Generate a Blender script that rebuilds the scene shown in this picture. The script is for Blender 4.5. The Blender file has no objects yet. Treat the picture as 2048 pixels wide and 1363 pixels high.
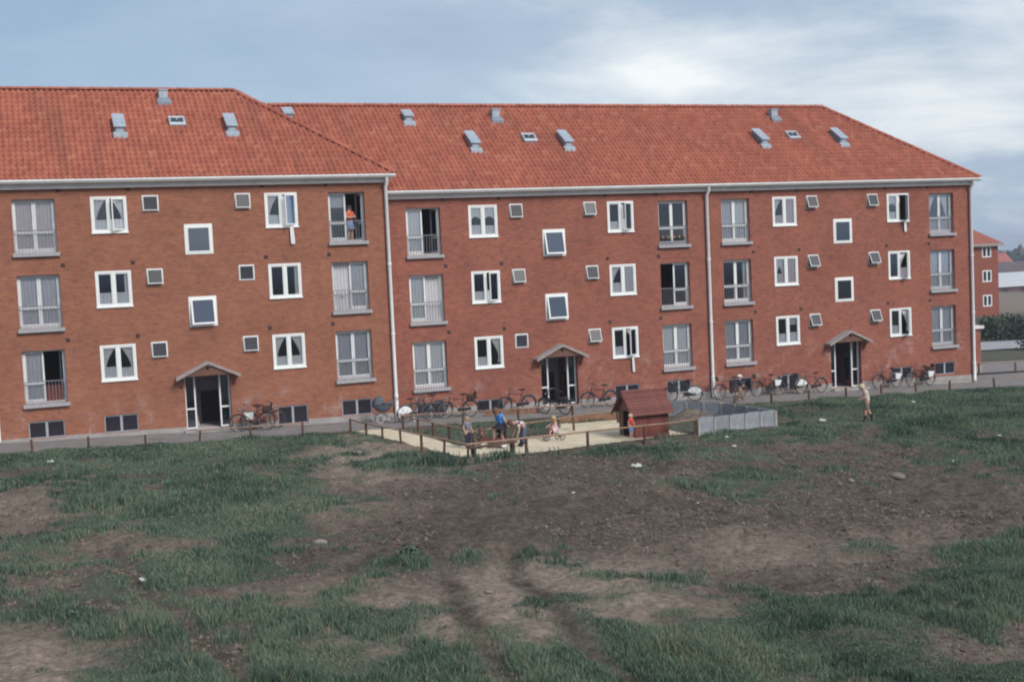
import bpy, math, random
import numpy as np
from mathutils import Vector, Matrix, Euler
random.seed(7); RNG = np.random.default_rng(11)
R = math.radians
SC = bpy.context.scene
COL = SC.collection

# ------------------------------------------------------------------ camera
CAM = Vector((-6.4794, -48.7472, 5.1589))
cam_data = bpy.data.cameras.new('camera'); cam = bpy.data.objects.new('camera', cam_data); COL.objects.link(cam)
_r, _u, _f = Vector((0.92921, -0.36674, -0.04555)), Vector((0.0655, 0.04213, 0.99696)), Vector((0.3637, 0.92937, -0.06317))
cam.matrix_world = Matrix(((_r.x, _u.x, -_f.x, CAM.x), (_r.y, _u.y, -_f.y, CAM.y), (_r.z, _u.z, -_f.z, CAM.z), (0, 0, 0, 1)))
cam_data.sensor_width = 36; cam_data.lens = 2500 * 36 / 2048
cam_data.clip_start = .5; cam_data.clip_end = 9000
SC.camera = cam

# ------------------------------------------------------------------ sky and light
SUN_EL, SUN_AZ = R(40), R(158)          # azimuth clockwise from +Y (building back) : front right
world = bpy.data.worlds.new('World'); SC.world = world; world.use_nodes = True
nt = world.node_tree; N = nt.nodes; L = nt.links; N.clear()
out = N.new('ShaderNodeOutputWorld'); bg = N.new('ShaderNodeBackground'); L.new(bg.outputs[0], out.inputs[0])
sky = N.new('ShaderNodeTexSky'); sky.sky_type = 'NISHITA'; sky.sun_disc = False
sky.sun_elevation = SUN_EL; sky.sun_rotation = SUN_AZ; sky.air_density = 1.0; sky.dust_density = 2.0
bg.inputs['Strength'].default_value = 0.1
tc = N.new('ShaderNodeTexCoord')
sep = N.new('ShaderNodeSeparateXYZ'); L.new(tc.outputs['Generated'], sep.inputs[0])
add = N.new('ShaderNodeMath'); add.operation = 'ADD'; add.inputs[1].default_value = .30; L.new(sep.outputs['Z'], add.inputs[0])
mx = N.new('ShaderNodeMath'); mx.operation = 'MAXIMUM'; mx.inputs[1].default_value = .05; L.new(add.outputs[0], mx.inputs[0])
dx = N.new('ShaderNodeMath'); dx.operation = 'DIVIDE'; L.new(sep.outputs['X'], dx.inputs[0]); L.new(mx.outputs[0], dx.inputs[1])
dy = N.new('ShaderNodeMath'); dy.operation = 'DIVIDE'; L.new(sep.outputs['Y'], dy.inputs[0]); L.new(mx.outputs[0], dy.inputs[1])
com = N.new('ShaderNodeCombineXYZ'); L.new(dx.outputs[0], com.inputs[0]); L.new(dy.outputs[0], com.inputs[1])
mp = N.new('ShaderNodeMapping'); L.new(com.outputs[0], mp.inputs[0])
mp.inputs['Rotation'].default_value = (0, 0, R(-41)); mp.inputs['Scale'].default_value = (.75, 1.1, 1); mp.inputs['Location'].default_value = (-7.85, 5.74, 0)
n1 = N.new('ShaderNodeTexNoise'); n1.inputs['Scale'].default_value = 1.1; n1.inputs['Detail'].default_value = 7; n1.inputs['Roughness'].default_value = .60; n1.inputs['Distortion'].default_value = .35
L.new(mp.outputs[0], n1.inputs['Vector'])
n2 = N.new('ShaderNodeTexNoise'); n2.inputs['Scale'].default_value = .55; n2.inputs['Detail'].default_value = 5; n2.inputs['Roughness'].default_value = .5
mp2 = N.new('ShaderNodeMapping'); mp2.inputs['Location'].default_value = (9.1, 3.3, 0); L.new(mp.outputs[0], mp2.inputs[0]); L.new(mp2.outputs[0], n2.inputs['Vector'])
ma = N.new('ShaderNodeMath'); ma.operation = 'MULTIPLY_ADD'; ma.inputs[1].default_value = 1.1; ma.inputs[2].default_value = -.55; L.new(n2.outputs['Fac'], ma.inputs[0])
mb0 = N.new('ShaderNodeMath'); mb0.operation = 'ADD'; L.new(n1.outputs['Fac'], mb0.inputs[0]); L.new(ma.outputs[0], mb0.inputs[1])
cr = N.new('ShaderNodeValToRGB'); L.new(mb0.outputs[0], cr.inputs[0])       # cloud thickness -> brightness of the cloud sheet
e = cr.color_ramp.elements
e[0].position = .34; e[0].color = (1.45, 1.92, 2.65, 1); e[1].position = .75; e[1].color = (4.7, 4.85, 4.9, 1)
k = e.new(.55); k.color = (2.15, 2.65, 3.3, 1)
cf = N.new('ShaderNodeMapRange'); cf.inputs[1].default_value = .3; cf.inputs[2].default_value = .62; cf.inputs[3].default_value = .72; cf.inputs[4].default_value = 1.0
L.new(n2.outputs['Fac'], cf.inputs[0])
mix = N.new('ShaderNodeMixRGB'); L.new(cf.outputs[0], mix.inputs[0]); L.new(sky.outputs[0], mix.inputs[1]); L.new(cr.outputs[0], mix.inputs[2])
L.new(mix.outputs[0], bg.inputs['Color'])

sd = bpy.data.lights.new('sun', 'SUN'); sun = bpy.data.objects.new('sun', sd); COL.objects.link(sun)
sd.energy = 1.5; sd.angle = R(22); sd.color = (1.0, .95, .88)
_d = Vector((math.sin(SUN_AZ) * math.cos(SUN_EL), math.cos(SUN_AZ) * math.cos(SUN_EL), math.sin(SUN_EL)))
sun.rotation_euler = _d.to_track_quat('Z', 'Y').to_euler(); sun.location = (20, -40, 60)

SC.view_settings.view_transform = 'Standard'; SC.view_settings.look = 'None'
SC.view_settings.exposure = 1.02; SC.view_settings.gamma = 1.0; SC.view_settings.use_curve_mapping = False
SC.render.engine = 'CYCLES'
SC.cycles.pixel_filter_type = 'BLACKMAN_HARRIS'; SC.cycles.filter_width = 2.1
SC.cycles.max_bounces = 6; SC.cycles.transparent_max_bounces = 12
try: SC.cycles.use_denoising = True
except Exception: pass

# ------------------------------------------------------------------ helpers
WO = {}                                     # object name -> world (or thing-local) origin
def tag(o, label=None, cat=None, group=None, kind=None):
    if label: o['label'] = label
    if cat: o['category'] = cat
    if group: o['group'] = group
    if kind: o['kind'] = kind
    return o
def empty(name, loc=(0, 0, 0), rz=0, local=False):
    o = bpy.data.objects.new(name, None); COL.objects.link(o); o.location = loc; o.rotation_euler = (0, 0, rz)
    o.empty_display_size = .2
    WO[o.name] = Vector((0, 0, 0)) if local else Vector(loc)
    return o
def link(name, me, parent=None, origin=(0, 0, 0)):
    o = bpy.data.objects.new(name, me); COL.objects.link(o)
    origin = Vector(origin)
    if parent is not None:
        o.parent = parent; o.location = origin - WO[parent.name]
    else:
        o.location = origin
    WO[o.name] = origin
    return o
class MB:
    def __init__(s): s.v = []; s.f = []; s.m = []; s.sm = []
    def add(s, vs, fs, mi=0, smooth=False, M=None):
        b = len(s.v)
        s.v += [tuple((M @ Vector(p)) if M is not None else p) for p in vs]
        for f in fs: s.f.append(tuple(b + i for i in f)); s.m.append(mi); s.sm.append(smooth)
        return s
    def quad(s, a, b, c, d, mi=0): return s.add([a, b, c, d], [(0, 1, 2, 3)], mi)
    def box(s, x0, x1, y0, y1, z0, z1, mi=0, M=None):
        return s.add([(x0, y0, z0), (x1, y0, z0), (x1, y1, z0), (x0, y1, z0), (x0, y0, z1), (x1, y0, z1), (x1, y1, z1), (x0, y1, z1)],
                     [(0, 3, 2, 1), (4, 5, 6, 7), (0, 1, 5, 4), (1, 2, 6, 5), (2, 3, 7, 6), (3, 0, 4, 7)], mi, False, M)
    def hexa(s, bot, top, mi=0):
        return s.add(list(bot) + list(top), [(0, 3, 2, 1), (4, 5, 6, 7), (0, 1, 5, 4), (1, 2, 6, 5), (2, 3, 7, 6), (3, 0, 4, 7)], mi)
    def tube(s, pts, r, seg=8, mi=0, cap=True, M=None):
        pts = [Vector(p) for p in pts]; rs = r if isinstance(r, (list, tuple)) else [r] * len(pts)
        vs = []; n = len(pts); up = None
        for i, p in enumerate(pts):
            t = (pts[min(i + 1, n - 1)] - pts[max(i - 1, 0)]).normalized()
            if up is None:
                up = t.orthogonal().normalized()
            else:
                up = (up - t * up.dot(t)); up = up.normalized() if up.length > 1e-6 else t.orthogonal().normalized()
            w = t.cross(up)
            for k in range(seg):
                a = 2 * math.pi * k / seg
                vs.append(tuple(p + (up * math.cos(a) + w * math.sin(a)) * rs[i]))
        fs = []
        for i in range(n - 1):
            for k in range(seg):
                k2 = (k + 1) % seg
                fs.append((i * seg + k, i * seg + k2, (i + 1) * seg + k2, (i + 1) * seg + k))
        if cap:
            s.add(vs[:seg], [tuple(range(seg - 1, -1, -1))], mi, False, M); s.add(vs[-seg:], [tuple(range(seg))], mi, False, M)
        return s.add(vs, fs, mi, seg > 5, M)
    def torus(s, c, ax, R0, r, n=24, m=6, mi=0, a0=0, a1=2 * math.pi, M=None):
        c = Vector(c); ax = Vector(ax).normalized(); u = ax.orthogonal().normalized()
        if abs(ax.y) > .9: u = Vector((1, 0, 0))
        w = ax.cross(u); full = abs(a1 - a0 - 2 * math.pi) < 1e-4
        vs = []; fs = []; cnt = n if full else n + 1
        for i in range(cnt):
            a = a0 + (a1 - a0) * i / n; d = u * math.cos(a) + w * math.sin(a)
            for j in range(m):
                b = 2 * math.pi * j / m
                vs.append(tuple(c + d * (R0 + r * math.cos(b)) + ax * (r * math.sin(b))))
        for i in range(n):
            i2 = (i + 1) % cnt
            for j in range(m):
                j2 = (j + 1) % m; fs.append((i * m + j, i2 * m + j, i2 * m + j2, i * m + j2))
        return s.add(vs, fs, mi, True, M)
    def ball(s, c, rx, ry=None, rz=None, n=12, m=8, mi=0, v0=0, v1=1, M=None):
        ry = rx if ry is None else ry; rz = rx if rz is None else rz; vs = []; fs = []
        for j in range(m + 1):
            th = math.pi * (v0 + (v1 - v0) * j / m)
            for i in range(n):
                a = 2 * math.pi * i / n
                vs.append((c[0] + rx * math.sin(th) * math.cos(a), c[1] + ry * math.sin(th) * math.sin(a), c[2] + rz * math.cos(th)))
        for j in range(m):
            for i in range(n):
                i2 = (i + 1) % n; fs.append((j * n + i, (j + 1) * n + i, (j + 1) * n + i2, j * n + i2))
        return s.add(vs, fs, mi, True, M)
    def grid(s, fn, nu, nv, mi=0, smooth=True, M=None):
        vs = [fn(i / nu, j / nv) for j in range(nv + 1) for i in range(nu + 1)]
        fs = [(j * (nu + 1) + i, j * (nu + 1) + i + 1, (j + 1) * (nu + 1) + i + 1, (j + 1) * (nu + 1) + i) for j in range(nv) for i in range(nu)]
        return s.add(vs, fs, mi, smooth, M)
    def mesh(s, name, mats, origin=(0, 0, 0)):
        me = bpy.data.meshes.new(name); ox, oy, oz = origin
        me.from_pydata([(x - ox, y - oy, z - oz) for x, y, z in s.v], [], s.f)
        for m in (mats if isinstance(mats, (list, tuple)) else [mats]): me.materials.append(m)
        me.polygons.foreach_set('material_index', s.m); me.polygons.foreach_set('use_smooth', s.sm)
        me.update(); return me
    def build(s, name, mats, parent=None, origin=None):
        if origin is None:
            if parent is None or True:
                a = np.array(s.v); origin = tuple((a.min(0) + a.max(0)) / 2) if parent is not None else (0, 0, 0)
        return link(name, s.mesh(name, mats, origin), parent, origin)
def copy_tree(o, parent=None):
    c = o.copy(); COL.objects.link(c); c.parent = parent
    WO[c.name] = WO.get(o.name, Vector())
    for ch in o.children: copy_tree(ch, c)
    return c

# ------------------------------------------------------------------ materials
def mat(name, col, rough=.8, var=.12, scale=3.0, bump=0.0, bscale=40, spec=.3, obj_var=0.0, coord='Object', metal=0.0, col2=None, trans=None):
    m = bpy.data.materials.new(name); m.use_nodes = True
    n = m.node_tree.nodes; l = m.node_tree.links; b = n['Principled BSDF']
    b.inputs['Roughness'].default_value = rough; b.inputs['Specular IOR Level'].default_value = spec; b.inputs['Metallic'].default_value = metal
    t = n.new('ShaderNodeTexCoord'); no = n.new('ShaderNodeTexNoise'); no.inputs['Scale'].default_value = scale; no.inputs['Detail'].default_value = 6; no.inputs['Roughness'].default_value = .6
    l.new(t.outputs[coord], no.inputs['Vector'])
    cr = n.new('ShaderNodeValToRGB'); l.new(no.outputs['Fac'], cr.inputs[0]); e = cr.color_ramp.elements
    e[0].position = .3; e[1].position = .7
    c2 = col2 or tuple(min(1, c * (1 + var)) for c in col)
    e[0].color = (*[c * (1 - var) for c in col], 1); e[1].color = (*c2, 1)
    src = cr.outputs[0]
    if obj_var:
        oi = n.new('ShaderNodeObjectInfo'); hs = n.new('ShaderNodeHueSaturation')
        mr = n.new('ShaderNodeMapRange'); mr.inputs[3].default_value = 1 - obj_var; mr.inputs[4].default_value = 1 + obj_var
        l.new(oi.outputs['Random'], mr.inputs[0]); l.new(mr.outputs[0], hs.inputs['Value']); l.new(src, hs.inputs['Color']); src = hs.outputs[0]
    l.new(src, b.inputs['Base Color'])
    if bump:
        n3 = n.new('ShaderNodeTexNoise'); n3.inputs['Scale'].default_value = bscale; n3.inputs['Detail'].default_value = 4; l.new(t.outputs[coord], n3.inputs['Vector'])
        bp = n.new('ShaderNodeBump'); bp.inputs['Strength'].default_value = bump; bp.inputs['Distance'].default_value = .02
        l.new(n3.outputs['Fac'], bp.inputs['Height']); l.new(bp.outputs[0], b.inputs['Normal'])
    return m
def brick_mat(name, c1, c2, mortar, stain=True):
    m = bpy.data.materials.new(name); m.use_nodes = True
    n = m.node_tree.nodes; l = m.node_tree.links; b = n['Principled BSDF']; b.inputs['Roughness'].default_value = .9; b.inputs['Specular IOR Level'].default_value = .15
    g = n.new('ShaderNodeNewGeometry'); sp = n.new('ShaderNodeSeparateXYZ'); l.new(g.outputs['Position'], sp.inputs[0])
    a = n.new('ShaderNodeMath'); a.operation = 'ADD'; l.new(sp.outputs['X'], a.inputs[0]); l.new(sp.outputs['Y'], a.inputs[1])
    cv = n.new('ShaderNodeCombineXYZ'); l.new(a.outputs[0], cv.inputs[0]); l.new(sp.outputs['Z'], cv.inputs[1])
    br = n.new('ShaderNodeTexBrick'); l.new(cv.outputs[0], br.inputs['Vector']); br.inputs['Scale'].default_value = 1
    br.inputs['Brick Width'].default_value = .24; br.inputs['Row Height'].default_value = .067; br.inputs['Mortar Size'].default_value = .009; br.inputs['Mortar Smooth'].default_value = .3; br.inputs['Bias'].default_value = 0
    br.inputs['Color1'].default_value = (*c1, 1); br.inputs['Color2'].default_value = (*c2, 1); br.inputs['Mortar'].default_value = (*mortar, 1)
    no = n.new('ShaderNodeTexNoise'); no.inputs['Scale'].default_value = .55; no.inputs['Detail'].default_value = 8; no.inputs['Roughness'].default_value = .62; l.new(g.outputs['Position'], no.inputs['Vector'])
    mr = n.new('ShaderNodeMapRange'); mr.inputs[1].default_value = .3; mr.inputs[2].default_value = .7; mr.inputs[3].default_value = .86; mr.inputs[4].default_value = 1.12; l.new(no.outputs['Fac'], mr.inputs[0])
    hs = n.new('ShaderNodeHueSaturation'); l.new(br.outputs['Color'], hs.inputs['Color']); l.new(mr.outputs[0], hs.inputs['Value'])
    # purplish burnt bricks in groups
    n5 = n.new('ShaderNodeTexNoise'); n5.inputs['Scale'].default_value = 4.5; n5.inputs['Detail'].default_value = 5; n5.inputs['Roughness'].default_value = .7; l.new(g.outputs['Position'], n5.inputs['Vector'])
    m5 = n.new('ShaderNodeMapRange'); m5.inputs[1].default_value = .52; m5.inputs[2].default_value = .70; m5.inputs[4].default_value = .55; l.new(n5.outputs['Fac'], m5.inputs[0])
    mb = n.new('ShaderNodeMixRGB'); l.new(m5.outputs[0], mb.inputs[0]); l.new(hs.outputs[0], mb.inputs[1]); mb.inputs[2].default_value = (.13, .06, .06, 1)
    src = mb.outputs[0]
    if stain:   # lime bloom in patches on the lowest courses
        n2 = n.new('ShaderNodeTexNoise'); n2.inputs['Scale'].default_value = 1.1; n2.inputs['Detail'].default_value = 9; n2.inputs['Roughness'].default_value = .78; l.new(g.outputs['Position'], n2.inputs['Vector'])
        m2 = n.new('ShaderNodeMapRange'); m2.inputs[1].default_value = .53; m2.inputs[2].default_value = .66; m2.inputs[4].default_value = .5; l.new(n2.outputs['Fac'], m2.inputs[0])
        m3 = n.new('ShaderNodeMapRange'); m3.inputs[1].default_value = .2; m3.inputs[2].default_value = 1.1; m3.inputs[3].default_value = 1; m3.inputs[4].default_value = 0; l.new(sp.outputs['Z'], m3.inputs[0])
        mm = n.new('ShaderNodeMath'); mm.operation = 'MULTIPLY'; l.new(m2.outputs[0], mm.inputs[0]); l.new(m3.outputs[0], mm.inputs[1])
        mi = n.new('ShaderNodeMixRGB'); l.new(mm.outputs[0], mi.inputs[0]); l.new(src, mi.inputs[1]); mi.inputs[2].default_value = (.42, .33, .32, 1); src = mi.outputs[0]
    l.new(src, b.inputs['Base Color'])
    bp = n.new('ShaderNodeBump'); bp.inputs['Strength'].default_value = .5; bp.inputs['Distance'].default_value = .008; bp.invert = True
    l.new(br.outputs['Fac'], bp.inputs['Height']); l.new(bp.outputs[0], b.inputs['Normal'])
    return m
def glass_mat(name, tint, gl=.16, rough=.03):
    m = bpy.data.materials.new(name); m.use_nodes = True; n = m.node_tree.nodes; l = m.node_tree.links; n.clear()
    o = n.new('ShaderNodeOutputMaterial'); mx = n.new('ShaderNodeMixShader'); tr = n.new('ShaderNodeBsdfTransparent'); g = n.new('ShaderNodeBsdfGlossy')
    tr.inputs[0].default_value = (*tint, 1); g.inputs['Roughness'].default_value = rough; g.inputs[0].default_value = (.74, .86, 1, 1)
    fr = n.new('ShaderNodeFresnel'); fr.inputs[0].default_value = 1.5
    ad = n.new('ShaderNodeMath'); ad.operation = 'ADD'; ad.inputs[1].default_value = gl; ad.use_clamp = True; l.new(fr.outputs[0], ad.inputs[0])
    l.new(ad.outputs[0], mx.inputs[0]); l.new(tr.outputs[0], mx.inputs[1]); l.new(g.outputs[0], mx.inputs[2]); l.new(mx.outputs[0], o.inputs[0])
    return m
def cloth_mat(name, col, var=.1, tr=.15):
    m = mat(name, col, .95, var, 8, spec=.05)
    n = m.node_tree.nodes; l = m.node_tree.links; b = n['Principled BSDF']; o = [x for x in n if x.type == 'OUTPUT_MATERIAL'][0]
    t = n.new('ShaderNodeBsdfTranslucent'); t.inputs[0].default_value = (*col, 1); mx = n.new('ShaderNodeMixShader'); mx.inputs[0].default_value = tr
    l.new(b.outputs[0], mx.inputs[1]); l.new(t.outputs[0], mx.inputs[2]); l.new(mx.outputs[0], o.inputs[0]); return m
M = {}
M['brickA'] = brick_mat('red_brick_orange', (.385, .146, .082), (.285, .104, .062), (.20, .13, .105))
M['brickB'] = brick_mat('red_brick', (.378, .124, .080), (.275, .088, .060), (.195, .12, .10))
M['brickF'] = mat('far_brick', (.24, .075, .05), .9, .15, 2)
def tile_mat(name, attr):
    m = bpy.data.materials.new(name); m.use_nodes = True; n = m.node_tree.nodes; l = m.node_tree.links; b = n['Principled BSDF']; b.inputs['Roughness'].default_value = .75; b.inputs['Specular IOR Level'].default_value = .3
    if attr:
        a = n.new('ShaderNodeAttribute'); a.attribute_name = 'tone'; src = a.outputs['Fac']
    else:
        oi = n.new('ShaderNodeObjectInfo'); src = oi.outputs['Random']
    cr = n.new('ShaderNodeValToRGB'); l.new(src, cr.inputs[0]); e = cr.color_ramp.elements
    e[0].position = 0; e[0].color = (.30, .090, .060, 1); e[1].position = 1; e[1].color = (.43, .175, .105, 1)
    for p, c in ((.25, (.340, .104, .067)), (.6, (.365, .114, .072)), (.88, (.39, .128, .079)), (.96, (.405, .142, .088))): k = e.new(p); k.color = (*c, 1)
    g = n.new('ShaderNodeNewGeometry'); no = n.new('ShaderNodeTexNoise'); no.inputs['Scale'].default_value = .35; no.inputs['Detail'].default_value = 9; no.inputs['Roughness'].default_value = .65; l.new(g.outputs['Position'], no.inputs['Vector'])
    mr = n.new('ShaderNodeMapRange'); mr.inputs[1].default_value = .3; mr.inputs[2].default_value = .7; mr.inputs[3].default_value = .9; mr.inputs[4].default_value = 1.1; l.new(no.outputs['Fac'], mr.inputs[0])
    hs = n.new('ShaderNodeHueSaturation'); l.new(cr.outputs[0], hs.inputs['Color']); l.new(mr.outputs[0], hs.inputs['Value'])
    # streaks of soot running down the slope
    sp = n.new('ShaderNodeMapping'); sp.inputs['Scale'].default_value = (1.6, .12, .12); l.new(g.outputs['Position'], sp.inputs[0])
    n2 = n.new('ShaderNodeTexNoise'); n2.inputs['Scale'].default_value = 1; n2.inputs['Detail'].default_value = 6; l.new(sp.outputs[0], n2.inputs['Vector'])
    m2 = n.new('ShaderNodeMapRange'); m2.inputs[1].default_value = .54; m2.inputs[2].default_value = .72; m2.inputs[4].default_value = .55; l.new(n2.outputs['Fac'], m2.inputs[0])
    mi = n.new('ShaderNodeMixRGB'); l.new(m2.outputs[0], mi.inputs[0]); l.new(hs.outputs[0], mi.inputs[1]); mi.inputs[2].default_value = (.22, .085, .055, 1)
    l.new(mi.outputs[0], b.inputs['Base Color']); return m
M['tile'] = tile_mat('clay_tiles', True); M['tile1'] = tile_mat('clay_tile', False)
M['deck'] = mat('tile_deck', (.16, .05, .035), .9, .2, 2)
M['ridge'] = mat('ridge_clay', (.33, .10, .065), .85, .25, 6, obj_var=.25)
M['white'] = mat('white_paint', (.80, .81, .80), .5, .06, 5)
M['offwhite'] = mat('weathered_white_paint', (.66, .68, .70), .6, .12, 5)
M['gutter'] = mat('gutter_white', (.84, .84, .84), .6, .08, 2)
M['fascia'] = mat('fascia_grey', (.70, .68, .68), .7, .12, 2)
M['concrete'] = mat('concrete_sill', (.36, .36, .38), .9, .15, 6, .2)
M['plinth'] = mat('plinth_concrete', (.33, .31, .30), .95, .22, 2.5, .4, 30)
M['panel'] = mat('concrete_panel', (.245, .26, .29), .95, .28, 2.2, .4, 30, obj_var=.15)
M['zinc'] = mat('zinc_sheet', (.36, .41, .47), .5, .2, 5, metal=.25)
M['zincdark'] = mat('zinc_dark', (.20, .24, .29), .6, .2, 5)
M['greyframe'] = mat('grey_frame', (.33, .36, .40), .7, .12, 6)
M['glass'] = glass_mat('window_glass', (.98, .98, .98), .01)
M['glassdark'] = glass_mat('stair_glass', (.35, .36, .45), .13, .05)
M['frosted'] = mat('frosted_glass', (.035, .035, .045), .35, .2, 4, spec=.4)
M['basement'] = mat('basement_glass', (.025, .02, .03), .2, .3, 5, spec=.5)
M['net'] = cloth_mat('net_curtain', (.80, .78, .81)); M['netpale'] = cloth_mat('net_curtain_pale', (.96, .96, .95)); M['netpink'] = cloth_mat('net_curtain_pink', (.82, .70, .71))
M['curtain'] = cloth_mat('curtain_white', (.90, .88, .86)); M['yellow'] = cloth_mat('curtain_yellow', (.55, .42, .10)); M['curtaingrey'] = cloth_mat('curtain_grey', (.60, .60, .64))
M['interior'] = mat('room_wall', (.22, .11, .11), .9, .1, 1); M['hall'] = mat('hall_wall', (.48, .42, .44), .9, .1, 1)
M['rail'] = mat('railing_iron', (.20, .20, .23), .6, .1, 5)
M['vent'] = mat('vent_dark', (.07, .045, .045), .9, .2, 8)
M['woodpost'] = mat('post_wood', (.105, .058, .038), .9, .3, 7, .4, 30, obj_var=.25)
M['woodrail'] = mat('rail_wood', (.29, .19, .135), .9, .3, 5, .3, 30, obj_var=.15)
M['plank'] = mat('plank_orange', (.22, .115, .07), .85, .3, 4, .3, 30, obj_var=.15)
M['darkwood'] = mat('playhouse_board', (.145, .045, .037), .85, .28, 5, .3, 30, obj_var=.22)
M['housegable'] = mat('playhouse_gable', (.20, .115, .075), .9, .25, 5, .3, 30, obj_var=.2)
M['houseroof'] = mat('playhouse_shingle', (.165, .062, .052), .85, .2, 5, obj_var=.16)
M['porchwood'] = mat('porch_gable_board', (.15, .075, .055), .85, .2, 5)
M['barge'] = mat('porch_bargeboard', (.32, .27, .255), .85, .2, 4)
M['porchroof'] = mat('porch_roof_felt', (.30, .28, .28), .85, .2, 3)
M['black'] = mat('black_enamel', (.030, .026, .028), .45, .2, 8); M['tyre'] = mat('tyre_rubber', (.045, .040, .040), .9, .2, 8)
M['chrome'] = mat('chrome', (.26, .27, .29), .4, .1, 8, metal=.8); M['leather'] = mat('saddle_leather', (.05, .025, .02), .6, .2, 8)
M['canvas_w'] = mat('white_canvas', (.75, .77, .76), .8, .08, 6); M['maroon'] = mat('maroon_enamel', (.10, .028, .028), .45, .2, 8); M['bluegrey'] = mat('bluegrey_enamel', (.06, .075, .09), .45, .2, 8)
M['pram'] = mat('pram_cloth', (.085, .105, .13), .8, .15, 6); M['tyrewhite'] = mat('white_tyre', (.46, .45, .43), .8, .1, 6)
M['stone'] = mat('field_stone', (.24, .19, .17), .95, .25, 8, .5, 20, obj_var=.2)
M['paper'] = mat('paper_scrap', (.48, .50, .46), .9, .2, 8); M['clod'] = mat('soil_clod', (.085, .064, .052), .98, .4, 3.5, .5, 30, col2=(.20, .16, .13))

# ------------------------------------------------------------------ terrain
def g(x):
    x = np.asarray(x, float)
    return np.where(x < -10, -.495, np.where(x <= 40, -.78 - .0285 * x, np.where(x <= 100, -1.92 - .0265 * (x - 40), np.where(x <= 400, -3.51 - .03 * (x - 100), -12.51 - .02 * (x - 400)))))
def G1(x): return float(g(x))
def vn(x, y, s, seed):
    x = np.asarray(x, float) / s; y = np.asarray(y, float) / s
    xi = np.floor(x).astype(np.int64); yi = np.floor(y).astype(np.int64); fx = x - xi; fy = y - yi
    fx = fx * fx * (3 - 2 * fx); fy = fy * fy * (3 - 2 * fy)
    def h(i, j):
        n = (i * 374761393 + j * 668265263 + seed * 982451653) & 0x7fffffff
        n = ((n ^ (n >> 13)) * 1274126177) & 0x7fffffff
        return ((n ^ (n >> 16)) & 0xffff) / 65535.0
    return (h(xi, yi) * (1 - fx) + h(xi + 1, yi) * fx) * (1 - fy) + (h(xi, yi + 1) * (1 - fx) + h(xi + 1, yi + 1) * fx) * fy
def fbm(x, y, s, seed, o=4):
    t = 0; a = .5; tot = 0
    for k in range(o):
        t = t + a * vn(x, y, s / 2 ** k, seed + 17 * k); tot += a; a *= .5
    return t / tot
def sst(a, b, x):
    t = np.clip((np.asarray(x, float) - a) / (b - a), 0, 1); return t * t * (3 - 2 * t)
# how much grass grows (0-9) and how pale and trodden the soil is (0-9), one digit per metre: rows y = -40..-2, columns x = -14..43
GRASS = """4444444464777666555555555555555555544455566677777766554321
4444444454767666555555555555555554445556667777776655432111
4444444455657766655555555555555444555666777777665543211112
4444444455576776665555555555544455666677777766554322111222
4444444445575776666555555554445566667777776655432211122223
4444444445466777666655555445556666777777665543221112222344
4444444446466677666655544555666677777766554322111222234455
4444444446467577767876455566677777776655433211122223345566
4444444446557667778887656667777777665543321112222334556667
4444444446556645577788666777777766554332111222233445666777
4444444446564423345666667777776655433211112223344566677778
4444444446575213434544556777665543321111222334455667777888
4444444336675311223222234566554432111122223445566677778888
4444433336764321111001012335443211112222344556667777888888
4443333346765321000000000112321111222234455666777788888889
4433334545665332000000000011111122223345566677778888888999
3333455555675323100000000001112222334456667777888888899999
3345566656785323101000010001111233445566777778888888999999
4455666666686422101110011111211344556667777888888899999999
5566666666577532100111012222222345666777788888889999999999
6666666566577742100111112332212245677778888888999999999999
6666655556678742100122212343221235677788888889999999999999
6665555457678752100123222354322235678888888999999999999999
6655544456788763211123223456432335678888899999999999999999
5555444456788764211223223456643335678888999999999999999999
5544444455788875322333222456654444678889999999999999999999
5444444455788875434433233456665455567889999999999999999999
4444444556778876545544333456676655567889999999999999999999
4444445556678887556555544456667666666788999999999999999999
4444555666778988655556655445666667766788999999999999999999
4455566677788988655557766555666677877778999999999999999999
4555667777888998754457877655666667888778899999999999999999
5566777888888998754446877765666667788888899999999999999999
5667788898889998754446787776666667789888999999999999999999
6677889998889998864445788877666777788999999999999999999999
7788999999999998875555688887777777788999999999999999999999
7889999999999999876555678888777777788999999999999999999999
8899999999999999986555678888777778888899999999999999999999
9999999999999999987665678888877888888899999999999999999999""".split()
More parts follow.
